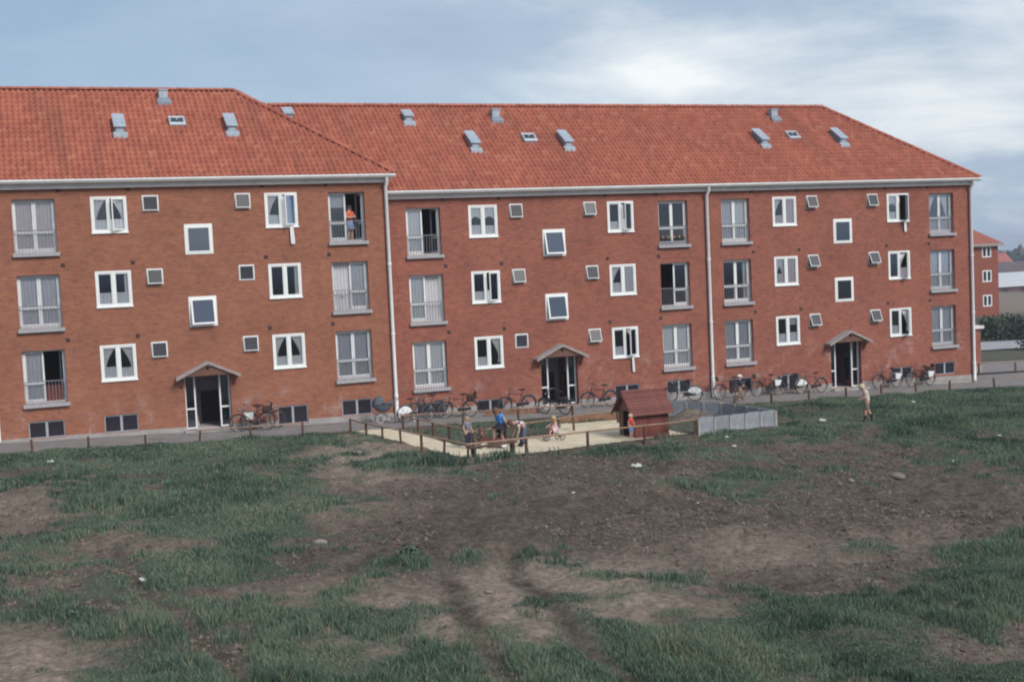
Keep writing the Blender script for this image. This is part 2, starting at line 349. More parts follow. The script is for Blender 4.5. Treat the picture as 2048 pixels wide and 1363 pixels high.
PALE = """8888888828544444444444444444444443333322222222222222222211
8888888837544444444444444444444333332222222222222222221111
8888888835644444444444444444433333222222222222222222111111
8888888833754444444444444443333322222222222222222211111111
8888888843754444444444444333332222222222222222221111111111
8888888843864444444444333332222222222222222222111111111111
8888888842765444444433333222222222222222222211111111111111
8888888842665444443222322222222222222222221111111111111111
8888888842575444432222222222222222222222111111111111111111
8888888852476555543222222222222222222211111111111111111111
8888888852378777666322222222222222221111111111111111111111
8888888852246776677433222222222222111111111111111111111111
8888888852235766776533332222222211111111111111111111111111
8888888742246556776456543332221111111111111111111111111111
8888876522344434565457532232111111111111111111111111111110
8887654312333322232233322222111111111111111111111111111000
8775422212322222111121111111111111111111111111111111100000
7643222222212222111111111111111111111111111111111111000000
5322222322212222211111111111111111111111111111111100000000
2222233332322232211111111111111111111111111111110000000000
2223333332322233211111121111111111111111111111000000000000
2233333332222233221111122111111111111111111110000000000000
3333333432222234321111112211111111111111111000000000000000
3333344433321234321111112211111111111111100000000000000000
3333444554421223322111111221112222111110000000000000000000
3344455556421123433211111222222222111100000000000000000000
3444556666421123554321111122222221111000000000000000000000
4455666555421124665422111122222211110000000000000000000000
4556655445421124786432111112221111100000000000000000000000
5665544444311134787542211111111111000000000000000000000000
6655443333211134697643211111111100000000000000000000000000
6544332222100123587653211111110000000000000000000000000000
5443222111000112478763211100000000000000000000000000000000
4332211100000011368653211000000000000000000000000000000000
3322110000000001247543210000000000000000000000000000000000
2211000000000001135432110000000000000000000000000000000000
2110000000000000123322100000000000000000000000000000000000
1100000000000000012211000000000000000000000000000000000000
0000000000000000011100000000000000000000000000000000000000""".split()
GRASS = np.array([[int(c) for c in r] for r in GRASS], float) / 9; PALE = np.array([[int(c) for c in r] for r in PALE], float) / 9
def look(T, x, y):
    fx = np.clip(np.asarray(x, float) + 14, 0, T.shape[1] - 1.001); fy = np.clip(np.asarray(y, float) + 40, 0, T.shape[0] - 1.001)
    i = fy.astype(int); j = fx.astype(int); a = fy - i; b = fx - j
    return (T[i, j] * (1 - b) + T[i, j + 1] * b) * (1 - a) + (T[i + 1, j] * (1 - b) + T[i + 1, j + 1] * b) * a
def path_edge(x): return np.interp(x, [-30, 0, 5, 22, 40, 60], [-3.3, -3.2, -3.0, -2.45, -2.5, -2.7])
def seg_dist(x, y, pts):
    d = np.full(np.shape(x), 1e9)
    for (ax, ay), (bx, by) in zip(pts[:-1], pts[1:]):
        vx, vy = bx - ax, by - ay; t = np.clip(((x - ax) * vx + (y - ay) * vy) / (vx * vx + vy * vy), 0, 1)
        d = np.minimum(d, np.hypot(x - ax - t * vx, y - ay - t * vy))
    return d
TRACKS = [[(2.6, -19.5), (1.73, -21.8), (.5, -27.2), (-.17, -30.7), (-.6, -34)], [(3.2, -23.5), (2.0, -26.7), (1.7, -29), (1.3, -31.4), (1.1, -35)], [(-4.9, -20), (-4.7, -24), (-4.0, -29), (-3.7, -33)]]
SANDP = [(4.75, -3.0), (6.5, -3.1), (7.15, -9.1), (9.3, -8.6), (11.0, -7.6), (12.4, -5.0), (15.2, -4.9), (15.3, -10.0), (6.3, -12.3)]
PLAY = [(4.6, -2.9), (6.1, -12.5), (15.4, -10.4), (19.3, -9.5), (18.9, -5.9), (17.5, -3.6)]
def inpoly(x, y, P):
    x = np.asarray(x, float); y = np.asarray(y, float); c = np.zeros(np.shape(x), bool)
    for (ax, ay), (bx, by) in zip(P, P[1:] + P[:1]):
        if ay == by: continue
        c ^= ((ay > y) != (by > y)) & (x < (bx - ax) * (y - ay) / (by - ay) + ax)
    return c
def grass_m(x, y):
    m = look(GRASS, x, y)
    n = fbm(x, y, 1.7, 5, 4); n2 = fbm(x, y, .55, 91, 3)
    m = np.clip((m * 1.02 + (n - .5) * 1.7 + (n2 - .5) * .9 - .34 + .04 * sst(-24, -30, y)) / .42, 0, 1)
    tr = np.minimum.reduce([seg_dist(x, y, t) for t in TRACKS])
    return m * (.25 + .75 * sst(.05, .34, tr + (n2 - .5) * .5))
def pale_m(x, y): return np.clip(look(PALE, x, y) * 1.55 + (fbm(x, y, 2.1, 77, 4) - .5) * 1.0 - .22, 0, 1)
def lawn(x, y):      # 1 on rough ground, 0 on made-up ground
    e = path_edge(x)
    w = sst(0.25, 1.6, e - y)
    return w * (1 - .93 * inpoly(x, y, PLAY)) * sst(-60, -44, y) * (1 - sst(42, 50, x))
def H(x, y):
    b = g(x); w = lawn(x, y); gm = grass_m(x, y)
    n = (fbm(x, y, 7, 3, 3) - .5) * .42 + (fbm(x, y, 1.9, 23, 3) - .5) * .34 * (1 - .4 * gm)
    n = n + (fbm(x, y, .42, 41, 3) - .5) * .26 * (1 - gm) + .035 * gm
    # spoil ridges left by the digging
    rd = seg_dist(x, y, [(1.6, -24.3), (2.6, -24.6), (3.7, -24.4)]); n = n + .16 * np.exp(-(rd / .32) ** 2)
    for rx, ry, sx, sy, hh in ((17, -13.8, 7, 1.6, .26), (9.5, -14.2, 4, 1.2, .16), (14.5, -21.0, 1.3, .7, .18), (24, -13, 4, 1.5, .18), (7.0, -17.5, 3.0, 1.0, .12), (11.5, -17, 2.5, .8, .14), (.8, -13.4, 2.6, .5, .10), (-3.2, -16.6, 2.0, .35, -.10), (1.2, -14.2, 3.2, .3, -.12)):
        n = n + hh * np.exp(-((x - rx) / sx) ** 2 - ((y - ry) / sy) ** 2)
    tr = np.minimum.reduce([seg_dist(x, y, t) for t in TRACKS]); n = n - .06 * np.exp(-(tr / .18) ** 2)
    return b + w * n - .05 * (1 - w) * (y > path_edge(x) + .2)
def mesh_np(name, V, F, mats, attrs=None, smooth=True, mi=None):
    me = bpy.data.meshes.new(name); V = np.asarray(V, np.float32); F = np.asarray(F, np.int32)
    me.vertices.add(len(V)); me.vertices.foreach_set('co', V.ravel()); k = F.shape[1]
    me.loops.add(F.size); me.loops.foreach_set('vertex_index', F.ravel())
    me.polygons.add(len(F)); me.polygons.foreach_set('loop_start', np.arange(len(F), dtype=np.int32) * k); me.polygons.foreach_set('loop_total', np.full(len(F), k, np.int32))
    me.polygons.foreach_set('use_smooth', np.full(len(F), smooth))
    for m in (mats if isinstance(mats, (list, tuple)) else [mats]): me.materials.append(m)
    if mi is not None: me.polygons.foreach_set('material_index', mi)
    me.update(calc_edges=True); me.validate()
    for an, av in (attrs or {}).items():
        a = me.attributes.new(an, 'FLOAT', 'POINT'); a.data.foreach_set('value', np.asarray(av, np.float32))
    return me
def gridF(nx, ny):
    i, j = np.meshgrid(np.arange(nx - 1), np.arange(ny - 1)); a = (j * nx + i).ravel(); return np.stack([a, a + 1, a + 1 + nx, a + nx], 1)
def ground_mat():
    m = bpy.data.materials.new('field_soil'); m.use_nodes = True; n = m.node_tree.nodes; l = m.node_tree.links; b = n['Principled BSDF']; b.inputs['Roughness'].default_value = .97; b.inputs['Specular IOR Level'].default_value = .1
    ge = n.new('ShaderNodeNewGeometry')
    def noise(s, d=6, r=.6):
        x = n.new('ShaderNodeTexNoise'); x.inputs['Scale'].default_value = s; x.inputs['Detail'].default_value = d; x.inputs['Roughness'].default_value = r; l.new(ge.outputs['Position'], x.inputs['Vector']); return x.outputs['Fac']
    def ramp(src, p0, c0, p1, c1):
        x = n.new('ShaderNodeValToRGB'); l.new(src, x.inputs[0]); e = x.color_ramp.elements; e[0].position = p0; e[0].color = (*c0, 1); e[1].position = p1; e[1].color = (*c1, 1); return x.outputs[0]
    def mixc(f, a, c):
        x = n.new('ShaderNodeMixRGB'); l.new(f, x.inputs[0]); l.new(a, x.inputs[1]); l.new(c, x.inputs[2]); return x.outputs[0]
    def att(nm):
        x = n.new('ShaderNodeAttribute'); x.attribute_name = nm; return x.outputs['Fac']
    soil = ramp(noise(2.2, 11, .78), .32, (.050, .039, .032), .70, (.168, .132, .107))
    pale = ramp(noise(3.0, 10, .75), .3, (.165, .130, .106), .7, (.340, .272, .222))
    green = ramp(noise(2.5, 9, .75), .3, (.055, .075, .055), .72, (.135, .150, .105))
    c = mixc(att('pale'), soil, pale)
    mt = n.new('ShaderNodeMapRange'); mt.inputs[1].default_value = .36; mt.inputs[2].default_value = .64; mt.inputs[3].default_value = .66; mt.inputs[4].default_value = 1.32; l.new(noise(7.5, 6, .65), mt.inputs[0])
    ht = n.new('ShaderNodeHueSaturation'); ht.inputs['Saturation'].default_value = 1.0; l.new(mt.outputs[0], ht.inputs['Value']); l.new(c, ht.inputs['Color']); c = mixc(att('grass'), ht.outputs[0], green)
    l.new(c, b.inputs['Base Color'])
    bp = n.new('ShaderNodeBump'); bp.inputs['Strength'].default_value = .9; bp.inputs['Distance'].default_value = .09; l.new(noise(9, 8, .75), bp.inputs['Height']); l.new(bp.outputs[0], b.inputs['Normal'])
    return m
M['ground'] = ground_mat()
def axis(lo, hi, step, far, grow):
    a = list(np.arange(lo, hi + 1e-6, step)); s = step
    while a[-1] < far: s *= grow; a.append(a[-1] + s)
    s = step; b = []
    c = lo
    while c > -far: s *= grow; c -= s; b.append(c)
    return np.array(b[::-1] + a)
xs = axis(-13, 34, .15, 3500, 1.22); ys = axis(-37, -1.6, .14, 3500, 1.22)
X, Y = np.meshgrid(xs, ys); Z = H(X, Y)
gm = grass_m(X, Y); pm = pale_m(X, Y)
trk = np.minimum.reduce([seg_dist(X, Y, t) for t in TRACKS]); pm = pm * (sst(.06, .34, trk + (fbm(X, Y, .6, 19, 3) - .5) * .4))
far = sst(36, 44, X) ; gm = np.where((Y > path_edge(X)), .25, gm); gm = gm * (1 - far) + far * np.clip(.35 + .5 * fbm(X, Y, 30, 9, 3), 0, 1)
fieldm = (X > 80) & (Y > 60) & (X < 195); pm = np.where(fieldm, .75, pm); gm = np.where(fieldm, .12, gm)
ground = link('ground', mesh_np('ground', np.stack([X.ravel(), Y.ravel(), Z.ravel()], 1), gridF(len(xs), len(ys)), M['ground'], {'grass': gm.ravel() * .85, 'pale': pm.ravel()}))
tag(ground, kind='structure')

# path, sand, road
M['asphalt'] = mat('path_gravel', (.20, .185, .18), .95, .22, 1.6, .5, 60, coord='Object')
M['sand'] = mat('yellow_sand', (.56, .49, .36), .97, .16, 1.8, .5, 40, coord='Object')
M['road'] = mat('pale_road', (.30, .30, .31), .95, .1, 1)
def sheet(name, xs, fy0, fy1, ny, dz, m, kind='structure'):
    V = []
    for j in range(ny + 1):
        y0 = fy0(xs); y1 = fy1(xs); y = y0 + (y1 - y0) * j / ny; V.append(np.stack([xs, y, g(xs) + dz + (fbm(xs, y, 1.3, 8, 2) - .5) * .012], 1))
    o = link(name, mesh_np(name, np.concatenate(V), gridF(len(xs), ny + 1), m)); return tag(o, kind=kind)
px_ = np.arange(-26, 64, .2)
sheet('footpath', px_, lambda x: path_edge(x) + (fbm(x, x * 0, .9, 4, 3) - .5) * .22, lambda x: np.where(x > 37.45, 3.4, .52 - .5 * (x < 7.5)), 10, .012, M['asphalt'])
sheet('side_path', np.arange(38.6, 80, .5), lambda x: x * 0 + 4.2, lambda x: x * 0 + 10.0, 4, .012, M['asphalt'])
sheet('road', np.arange(40, 160, 1.), lambda x: x * 0 + 18.2, lambda x: x * 0 + 25.4, 4, .03, M['road'])
sx = np.arange(4.3, 15.9, .12); sy = np.arange(-12.8, -2.6, .12); SX, SY = np.meshgrid(sx, sy)
ins = inpoly(SX + (fbm(SX, SY, .8, 2, 3) - .5) * .35, SY + (fbm(SX, SY, .8, 6, 3) - .5) * .35, SANDP)
F = gridF(len(sx), len(sy)); F = F[ins.ravel()[F].all(1)]
SZ = np.maximum(H(SX, SY), g(SX)) + .02 + (fbm(SX, SY, .5, 12, 3) - .5) * .02
used, inv = np.unique(F, return_inverse=True)
tag(link('sand', mesh_np('sand', np.stack([SX.ravel(), SY.ravel(), SZ.ravel()], 1)[used], inv.reshape(F.shape), M['sand'])), kind='structure')

# ------------------------------------------------------------------ grass blades
def grass_blade_mat():
    m = bpy.data.materials.new('grass_blades'); m.use_nodes = True; n = m.node_tree.nodes; l = m.node_tree.links; b = n['Principled BSDF']; b.inputs['Roughness'].default_value = .7; b.inputs['Specular IOR Level'].default_value = .2
    a = n.new('ShaderNodeAttribute'); a.attribute_name = 'tone'; c = n.new('ShaderNodeValToRGB'); l.new(a.outputs['Fac'], c.inputs[0]); e = c.color_ramp.elements
    e[0].position = 0; e[0].color = (.040, .074, .054, 1); e[1].position = 1; e[1].color = (.29, .25, .165, 1)
    for p, q in ((.45, (.100, .158, .112)), (.85, (.185, .250, .172)), (.92, (.25, .25, .165))): k = e.new(p); k.color = (*q, 1)
    l.new(c.outputs[0], b.inputs['Base Color'])
    o = [x for x in n if x.type == 'OUTPUT_MATERIAL'][0]; t = n.new('ShaderNodeBsdfTranslucent'); mx_ = n.new('ShaderNodeMixShader'); mx_.inputs[0].default_value = .25
    l.new(c.outputs[0], t.inputs[0]); l.new(b.outputs[0], mx_.inputs[1]); l.new(t.outputs[0], mx_.inputs[2]); l.new(mx_.outputs[0], o.inputs[0]); return m
M['blade'] = grass_blade_mat()
def blades(n_c):
    # candidate points over the rough ground, denser near the camera's side
    y = -37 + 35.2 * RNG.random(n_c) ** 1.12; d = y + 48.7
    lo = -6.5 - .16 * d - 1.5; hi = -6.5 + .98 * d + 3; x = lo + (hi - lo) * RNG.random(n_c)
    gmk = grass_m(x, y); keep = RNG.random(n_c) < np.clip(gmk, 0, 1) ** 1.6 * np.clip(.18 + .82 * (d < 20) + .6 * (d >= 20) , 0, 1)
    keep |= RNG.random(n_c) < .022
    keep &= (y < path_edge(x) + (fbm(x, y, .9, 4, 3) - .5) * .5) & (x < 41)
    keep &= ~inpoly(x, y, [(p[0], p[1]) for p in SANDP]) & ~inpoly(x, y, [(15.45, -10.2), (19.25, -9.4), (18.9, -6), (17.4, -4.4), (15.9, -6)]) & ~inpoly(x, y, [(12.95, -10.3), (14.45, -10.4), (14.5, -8.8), (13, -8.7)])
    keep &= ~((RNG.random(n_c) < .72) & inpoly(x, y, PLAY))
    return x[keep], y[keep], gmk[keep]
bx, by, bm = blades(1250000)
nb = len(bx); tall = fbm(bx, by, 1.1, 55, 3)
hgt = (.04 + .20 * np.clip(tall * 2.2 - .75, 0, 1) * bm) * RNG.uniform(.6, 1.25, nb)
hgt = hgt * np.where(by > -9.5, .75, 1.0) * (1 + .05 * sst(-22, -28, by))
edge_t = seg_dist(bx, by, [(4.8, -12.3), (6.1, -13.0), (8.6, -12.7)]); hgt = np.where(edge_t < .5, RNG.uniform(.16, .38, nb), hgt)
wid = RNG.uniform(.006, .013, nb) * np.clip((by + 48.7) / 24, .8, 1.9); ang = RNG.random(nb) * 2 * np.pi; lean = RNG.uniform(.1, .65, nb) * hgt; la = RNG.random(nb) * 2 * np.pi
bz = H(bx, by) - .01
wx, wy = np.cos(ang) * wid, np.sin(ang) * wid; lx, ly = np.cos(la) * lean, np.sin(la) * lean
V = np.empty((nb, 5, 3), np.float32)
V[:, 0] = np.stack([bx - wx, by - wy, bz], 1); V[:, 1] = np.stack([bx + wx, by + wy, bz], 1)
V[:, 2] = np.stack([bx + wx * .7 + lx * .35, by + wy * .7 + ly * .35, bz + hgt * .6], 1); V[:, 3] = np.stack([bx - wx * .7 + lx * .35, by - wy * .7 + ly * .35, bz + hgt * .6], 1)
V[:, 4] = np.stack([bx + lx, by + ly, bz + hgt], 1)
i0 = np.arange(nb) * 5
F = np.concatenate([np.stack([i0, i0 + 1, i0 + 2], 1), np.stack([i0, i0 + 2, i0 + 3], 1), np.stack([i0 + 3, i0 + 2, i0 + 4], 1)])
tone = np.clip(RNG.normal(.45, .26, nb) + (fbm(bx, by, 1.6, 31, 4) - .5) * 1.3, 0, .9); dry = RNG.random(nb) < .07 + .14 * (bm < .35); tone[dry] = RNG.uniform(.9, 1, dry.sum())
go = link('grass', mesh_np('grass', V.reshape(-1, 3), F, M['blade'], {'tone': np.repeat(tone, 5)}, smooth=False))
tag(go, 'rough tufted grass growing in patches over the bare field', 'grass', kind='stuff')
# clods and pebbles on the bare soil
nc = 60000; y = -36 + 26 * RNG.random(nc) ** 1.1; d = y + 48.7; x = -6.5 - .16 * d - 1 + (1.14 * d + 3) * RNG.random(nc)
kp = (grass_m(x, y) < .35) & (y < -11.2) & (x < 34) & (fbm(x, y, 3, 15, 3) > .36) & (pale_m(x, y) < .5 * RNG.random(nc) + .12); x = x[kp]; y = y[kp]; nc = len(x)
s = RNG.gamma(1.6, .014, nc) + .010; rim = seg_dist(x, y, [(1.6, -24.3), (2.6, -24.6), (3.7, -24.4)]) < .45; s = np.where(rim, s * 2.2, s); s = np.minimum(s, .085)
base = np.array([(1, 0, 0), (0, 1, 0), (-1, 0, 0), (0, -1, 0), (0, 0, .8), (.55, .55, .45), (-.6, .5, .4), (-.5, -.6, .45), (.6, -.5, .4)])
Vc = base[None] * s[:, None, None] * RNG.uniform(.6, 1.3, (nc, 9, 3)); Vc = Vc + np.stack([x, y, H(x, y) - s * .15], 1)[:, None]
fb = np.array([(0, 5, 8), (0, 1, 5), (1, 6, 5), (1, 2, 6), (2, 7, 6), (2, 3, 7), (3, 8, 7), (3, 0, 8), (4, 8, 5), (4, 5, 6), (4, 6, 7), (4, 7, 8)])
Fc = (fb[None] + (np.arange(nc) * 9)[:, None, None]).reshape(-1, 3)
tag(link('soil_clods', mesh_np('soil_clods', Vc.reshape(-1, 3), Fc, M['clod'], smooth=False)), 'brown soil clods and pebbles strewn over the dug field', 'soil', kind='stuff')

# ------------------------------------------------------------------ apartment buildings
FH = 2.75
def wall_holes(mb, x0, x1, z0, z1, Y, holes, depth, mi=0):
    xsx = sorted({x0, x1, *[h[0] for h in holes], *[h[1] for h in holes]})
    for a, b in zip(xsx[:-1], xsx[1:]):
        c = (a + b) / 2; hs = sorted((h[2], h[3]) for h in holes if h[0] < c < h[1]); z = z0
        for lo, hi in hs + [(z1, z1)]:
            if lo > z: mb.quad((a, Y, z), (b, Y, z), (b, Y, lo), (a, Y, lo), mi)
            z = max(z, hi)
    for a, b, lo, hi in holes:
        Y2 = Y + depth
        mb.quad((a, Y, lo), (a, Y, hi), (a, Y2, hi), (a, Y2, lo), mi); mb.quad((b, Y, lo), (b, Y2, lo), (b, Y2, hi), (b, Y, hi), mi)
        mb.quad((a, Y, hi), (b, Y, hi), (b, Y2, hi), (a, Y2, hi), mi); mb.quad((a, Y, lo), (a, Y2, lo), (b, Y2, lo), (b, Y, lo), mi)
def frame(mb, x0, x1, z0, z1, y0, y1, w, mi=0, M=None, wb=None):
    wb = w if wb is None else wb
    mb.box(x0, x0 + w, y0, y1, z0, z1, mi, M); mb.box(x1 - w, x1, y0, y1, z0, z1, mi, M)
    mb.box(x0 + w, x1 - w, y0, y1, z1 - w, z1, mi, M); mb.box(x0 + w, x1 - w, y0, y1, z0, z0 + wb, mi, M)
def rotZ(px, py, a): return Matrix.Translation((px, py, 0)) @ Matrix.Rotation(a, 4, 'Z') @ Matrix.Translation((-px, -py, 0))
def rotX(py, pz, a): return Matrix.Translation((0, py, pz)) @ Matrix.Rotation(a, 4, 'X') @ Matrix.Translation((0, -py, -pz))
def pane(x0, x1, z0, z1, y, mt, parent, M=None):
    mb = MB(); mb.box(x0, x1, y, y + .006, z0, z1, 0, M); return mb.build('pane', mt, parent)
def curtain(kind, x0, x1, z0, z1, y, parent):
    w = x1 - x0; h = z1 - z0; ph = random.random() * 6; items = []
    for kd in kind.split('+'):
        mb = MB(); fold = lambda u, a=.022, n=9: a * math.sin(u * n * 6.283 * w / .7 * .6 + ph)
        if kd in ('n', 'np', 'nk', 'ng', 'y'):
            mb.grid(lambda u, v: (x0 + u * w, y + fold(u), z0 + v * h), max(10, int(w * 40)), 1); mt = {'n': 'net', 'np': 'netpale', 'nk': 'netpink', 'ng': 'curtaingrey', 'y': 'yellow'}[kd]
        elif kd in ('h', 'hk'):
            t = .36 + random.uniform(-.04, .06)
            mb.grid(lambda u, v: (x0 + u * w, y + fold(u, .015), z0 + v * h * t), max(10, int(w * 40)), 1); mt = 'netpale' if kd == 'h' else 'netpink'
        elif kd in ('tl', 'tr'):
            def fn(u, v, kd=kd):
                ww = w * (.22 + .72 * (max(0, v - .22) / .78) ** 1.7) if v > .22 else w * (.22 + .1 * (1 - v / .22))
                xx = x0 + u * ww if kd == 'tl' else x1 - u * ww
                return (xx, y + .03 + fold(u, .02), z0 + (.1 + .9 * v) * h)
            mb.grid(fn, 14, 10); mt = 'curtain'
        elif kd in ('sl', 'sr'):
            ww = w * .32
            mb.grid(lambda u, v: ((x0 + u * ww) if kd == 'sl' else (x1 - u * ww), y + .03 + fold(u, .025), z0 + v * h), 10, 1); mt = 'curtain'
        elif kd == 'v':      # scalloped upper net
            mb.grid(lambda u, v: (x0 + u * w, y + fold(u, .015), z1 - v * h * (.34 + .16 * abs(2 * u - 1) ** 2)), 16, 4); mt = 'netpale'
        elif kd == 'b':
            mb.grid(lambda u, v: (x0 + u * w, y + .02, z1 - v * h * .3), 4, 1); mt = 'curtaingrey'
        else: continue
        items.append(mb.build('curtain', M[mt], parent))
    return items
def casement(par, x0, x1, z0, z1, Y, cl, cr, openr=0, openl=0):
    mb = MB(); frame(mb, x0, x1, z0, z1, Y - .025, Y + .10, .075); c = (x0 + x1) / 2; mb.box(c - .042, c + .042, Y - .022, Y + .10, z0 + .075, z1 - .075)
    mb.box(x0 - .02, x1 + .02, Y - .06, Y - .026, z0 - .03, z0 + .02)
    w = mb.build('window', M['white'], par)
    for a, b, cu, op, side in ((x0 + .078, c - .045, cl, openl, -1), (c + .045, x1 - .078, cr, openr, 1)):
        Mx = rotZ(a if side < 0 else b, Y, (R(op) if side > 0 else -R(op))) if op else None
        s = MB(); frame(s, a, b, z0 + .078, z1 - .078, Y - .008, Y + .035, .042, 0, Mx); s.build('sash', M['white'], w)
        pane(a + .04, b - .04, z0 + .115, z1 - .115, Y + .012, M['glass'], w, Mx)
        if cu: curtain(cu, a, b, z0 + .09, z1 - .09, Y + .06, w)
    return w
def tophung(par, x0, x1, z0, z1, Y, op, fw, glass, name, fm='white'):
    mb = MB(); frame(mb, x0, x1, z0, z1, Y - .02, Y + .09, fw); w = mb.build(name, M[fm], par)
    Mx = rotX(Y, z1 - fw, -R(op)) if op else None
    s = MB(); frame(s, x0 + fw * .75, x1 - fw * .75, z0 + fw * .6, z1 - fw * .9, Y - .035, Y - .002 if op else Y + .03, fw * .62, 0, Mx); s.build('sash', M['white'], w)
    pane(x0 + fw * 1.2, x1 - fw * 1.2, z0 + fw, z1 - fw * 1.3, Y - .02, M[glass], w, Mx); return w
def french(par, x0, x1, z0, z1, Y, lc, rc, lo=0, ro=0, style='offwhite'):
    Yf = Y + .17; mb = MB(); frame(mb, x0 + .002, x1 - .002, z0 + .002, z1 - .002, Yf, Yf + .1, .05); w = mb.build('french_window', M[style], par)
    c = (x0 + x1) / 2; ht = z0 + .73
    for a, b, cu, op, side in ((x0 + .053, c - .004, lc, lo, -1), (c + .004, x1 - .053, rc, ro, 1)):
        Mx = rotZ(a if side < 0 else b, Yf + .06, (R(op) if side < 0 else -R(op))) if op else None   # opens inwards
        s = MB(); frame(s, a, b, z0 + .055, z1 - .055, Yf + .02, Yf + .07, .065, 0, Mx, .11); s.box(a + .065, b - .065, Yf + .02, Yf + .07, ht - .045, ht + .045, 0, Mx); s.build('door_leaf', M[style], w)
        pane(a + .06, b - .06, z0 + .13, ht - .04, Yf + .045, M['glass'], w, Mx); pane(a + .06, b - .06, ht + .04, z1 - .11, Yf + .045, M['glass'], w, Mx)
        if cu: curtain(cu, a, b, z0 + .04, z1 - .04, Yf + .11, w)
    rb = MB(); yr = Y + .06; n = 13
    rb.box(x0 + .004, x1 - .004, yr - .012, yr + .012, z0 + .80, z0 + .83); rb.box(x0 + .004, x1 - .004, yr - .01, yr + .01, z0 + .08, z0 + .10)
    for i in range(n):
        xx = x0 + .04 + (x1 - x0 - .08) * i / (n - 1); rb.box(xx - .008, xx + .008, yr - .008, yr + .008, z0 + .002, z0 + .80)
    rb.build('railing', M['rail'], w)
    sb = MB(); sb.box(x0 - .07, x1 + .07, Y - .13, Y + .16, z0 - .13, z0 - .001); sb.build('sill', M['concrete'], w)
    return w
def basement(par, x0, x1, z0, z1, Y):
    mb = MB(); frame(mb, x0 - .02, x1 + .02, z0 - .02, z1 + .01, Y - .015, Y + .06, .055); c = (x0 + x1) / 2; mb.box(c - .045, c + .045, Y - .012, Y + .06, z0 + .035, z1 - .045)
    w = mb.build('basement_window', M['greyframe'], par)
    for a, b in ((x0 + .036, c - .046), (c + .046, x1 - .036)):
        p = MB(); p.box(a, b, Y + .02, Y + .03, z0 + .036, z1 - .046); p.build('pane', M['basement'], w)
def porch(par, xc, zp, Y, zg):
    """gabled door hood over a recessed glazed screen; zp = peak height"""
    ze = zp - .56; pr = .46; hw = 1.18
    mb = MB(); t = .09
    for s in (-1, 1):
        a = [(xc, Y - pr, zp), (xc + s * hw, Y - pr, ze), (xc + s * hw, Y + .01, ze), (xc, Y + .01, zp)]
        b = [(p[0], p[1], p[2] - t) for p in a]
        mb.add(a + b, [(0, 1, 2, 3), (7, 6, 5, 4), (0, 4, 5, 1), (1, 5, 6, 2), (2, 6, 7, 3)] if s < 0 else [(3, 2, 1, 0), (4, 5, 6, 7), (1, 5, 4, 0), (2, 6, 5, 1), (3, 7, 6, 2)])
    po = mb.build('porch', M['porchroof'], par)
    f = MB()
    for s in (-1, 1):
        p0 = Vector((xc, Y - pr - .025, zp + .01)); p1 = Vector((xc + s * (hw + .03), Y - pr - .025, ze + .0))
        f.hexa([(p0.x, p0.y, p0.z - .12), (p1.x, p1.y, p1.z - .12), (p1.x, p1.y + .022, p1.z - .12), (p0.x, p0.y + .022, p0.z - .12)], [(p0.x, p0.y, p0.z), (p1.x, p1.y, p1.z), (p1.x, p1.y + .022, p1.z), (p0.x, p0.y + .022, p0.z)])
    f.build('bargeboard', M['barge'], po)
    k = MB(); k.add([(xc - .9, Y - pr + .05, ze + .02), (xc + .9, Y - pr + .05, ze + .02), (xc, Y - pr + .05, zp - .12), (xc - .9, Y - pr + .08, ze + .02), (xc + .9, Y - pr + .08, ze + .02), (xc, Y - pr + .08, zp - .12)],
              [(0, 1, 2), (5, 4, 3), (0, 3, 4, 1), (1, 4, 5, 2), (2, 5, 3, 0)]); k.build('gable_board', M['porchwood'], po)
    br = MB()
    for s in (-1, 1): br.tube([(xc + s * .98, Y - .02, ze - .42), (xc + s * .98, Y - pr + .1, ze - .04)], .03, 6)
    br.build('bracket', M['porchwood'], po)
    lm = MB(); lm.ball((xc + .0, Y - pr + .0, zp - .2), .07, .06, .08, 10, 6); lm.build('lamp', M['frosted'], po)
    # entrance screen
    z0 = zg + .1; z1 = ze + .02; yb = Y + .22; x0, x1 = xc - .86, xc + .86
    sc = MB(); po_w = .055
    for xx in (x0 + .002, xc - .50, xc + .45, x1 - po_w - .002): sc.box(xx, xx + po_w, yb, yb + .08, z0, z1)
    for a, b in ((x0 + po_w + .002, xc - .50), (xc + .45 + po_w, x1 - po_w - .002)):
        for zz in (z0, z0 + (z1 - z0) * .36, z1 - .06): sc.box(a, b, yb + .01, yb + .07, zz, zz + .06)
    es = sc.build('entrance_screen', M['white'], par)
    for a, b in ((x0 + po_w, xc - .50), (xc + .45 + po_w, x1 - po_w)): pane(a, b, z0 + .06, z1 - .06, yb + .035, M['glassdark'], es)
    dl = MB(); Mx = rotZ(xc + .44, yb + .06, R(-104)); frame(dl, xc - .43, xc + .43, z0 + .01, z1 - .02, yb + .05, yb + .09, .1, 0, Mx, .3); dl.build('door', M['porchwood'], es)
    pane(xc - .34, xc + .34, z0 + .3, z1 - .12, yb + .065, M['glassdark'], es, Mx)
    stp = MB(); stp.box(x0 - .12, x1 + .12, Y - .42, Y - .002, zg - .2, zg + .09); stp.build('doorstep', M['plinth'], par)
    return (x0, x1, zg + .05, z1 + .02)

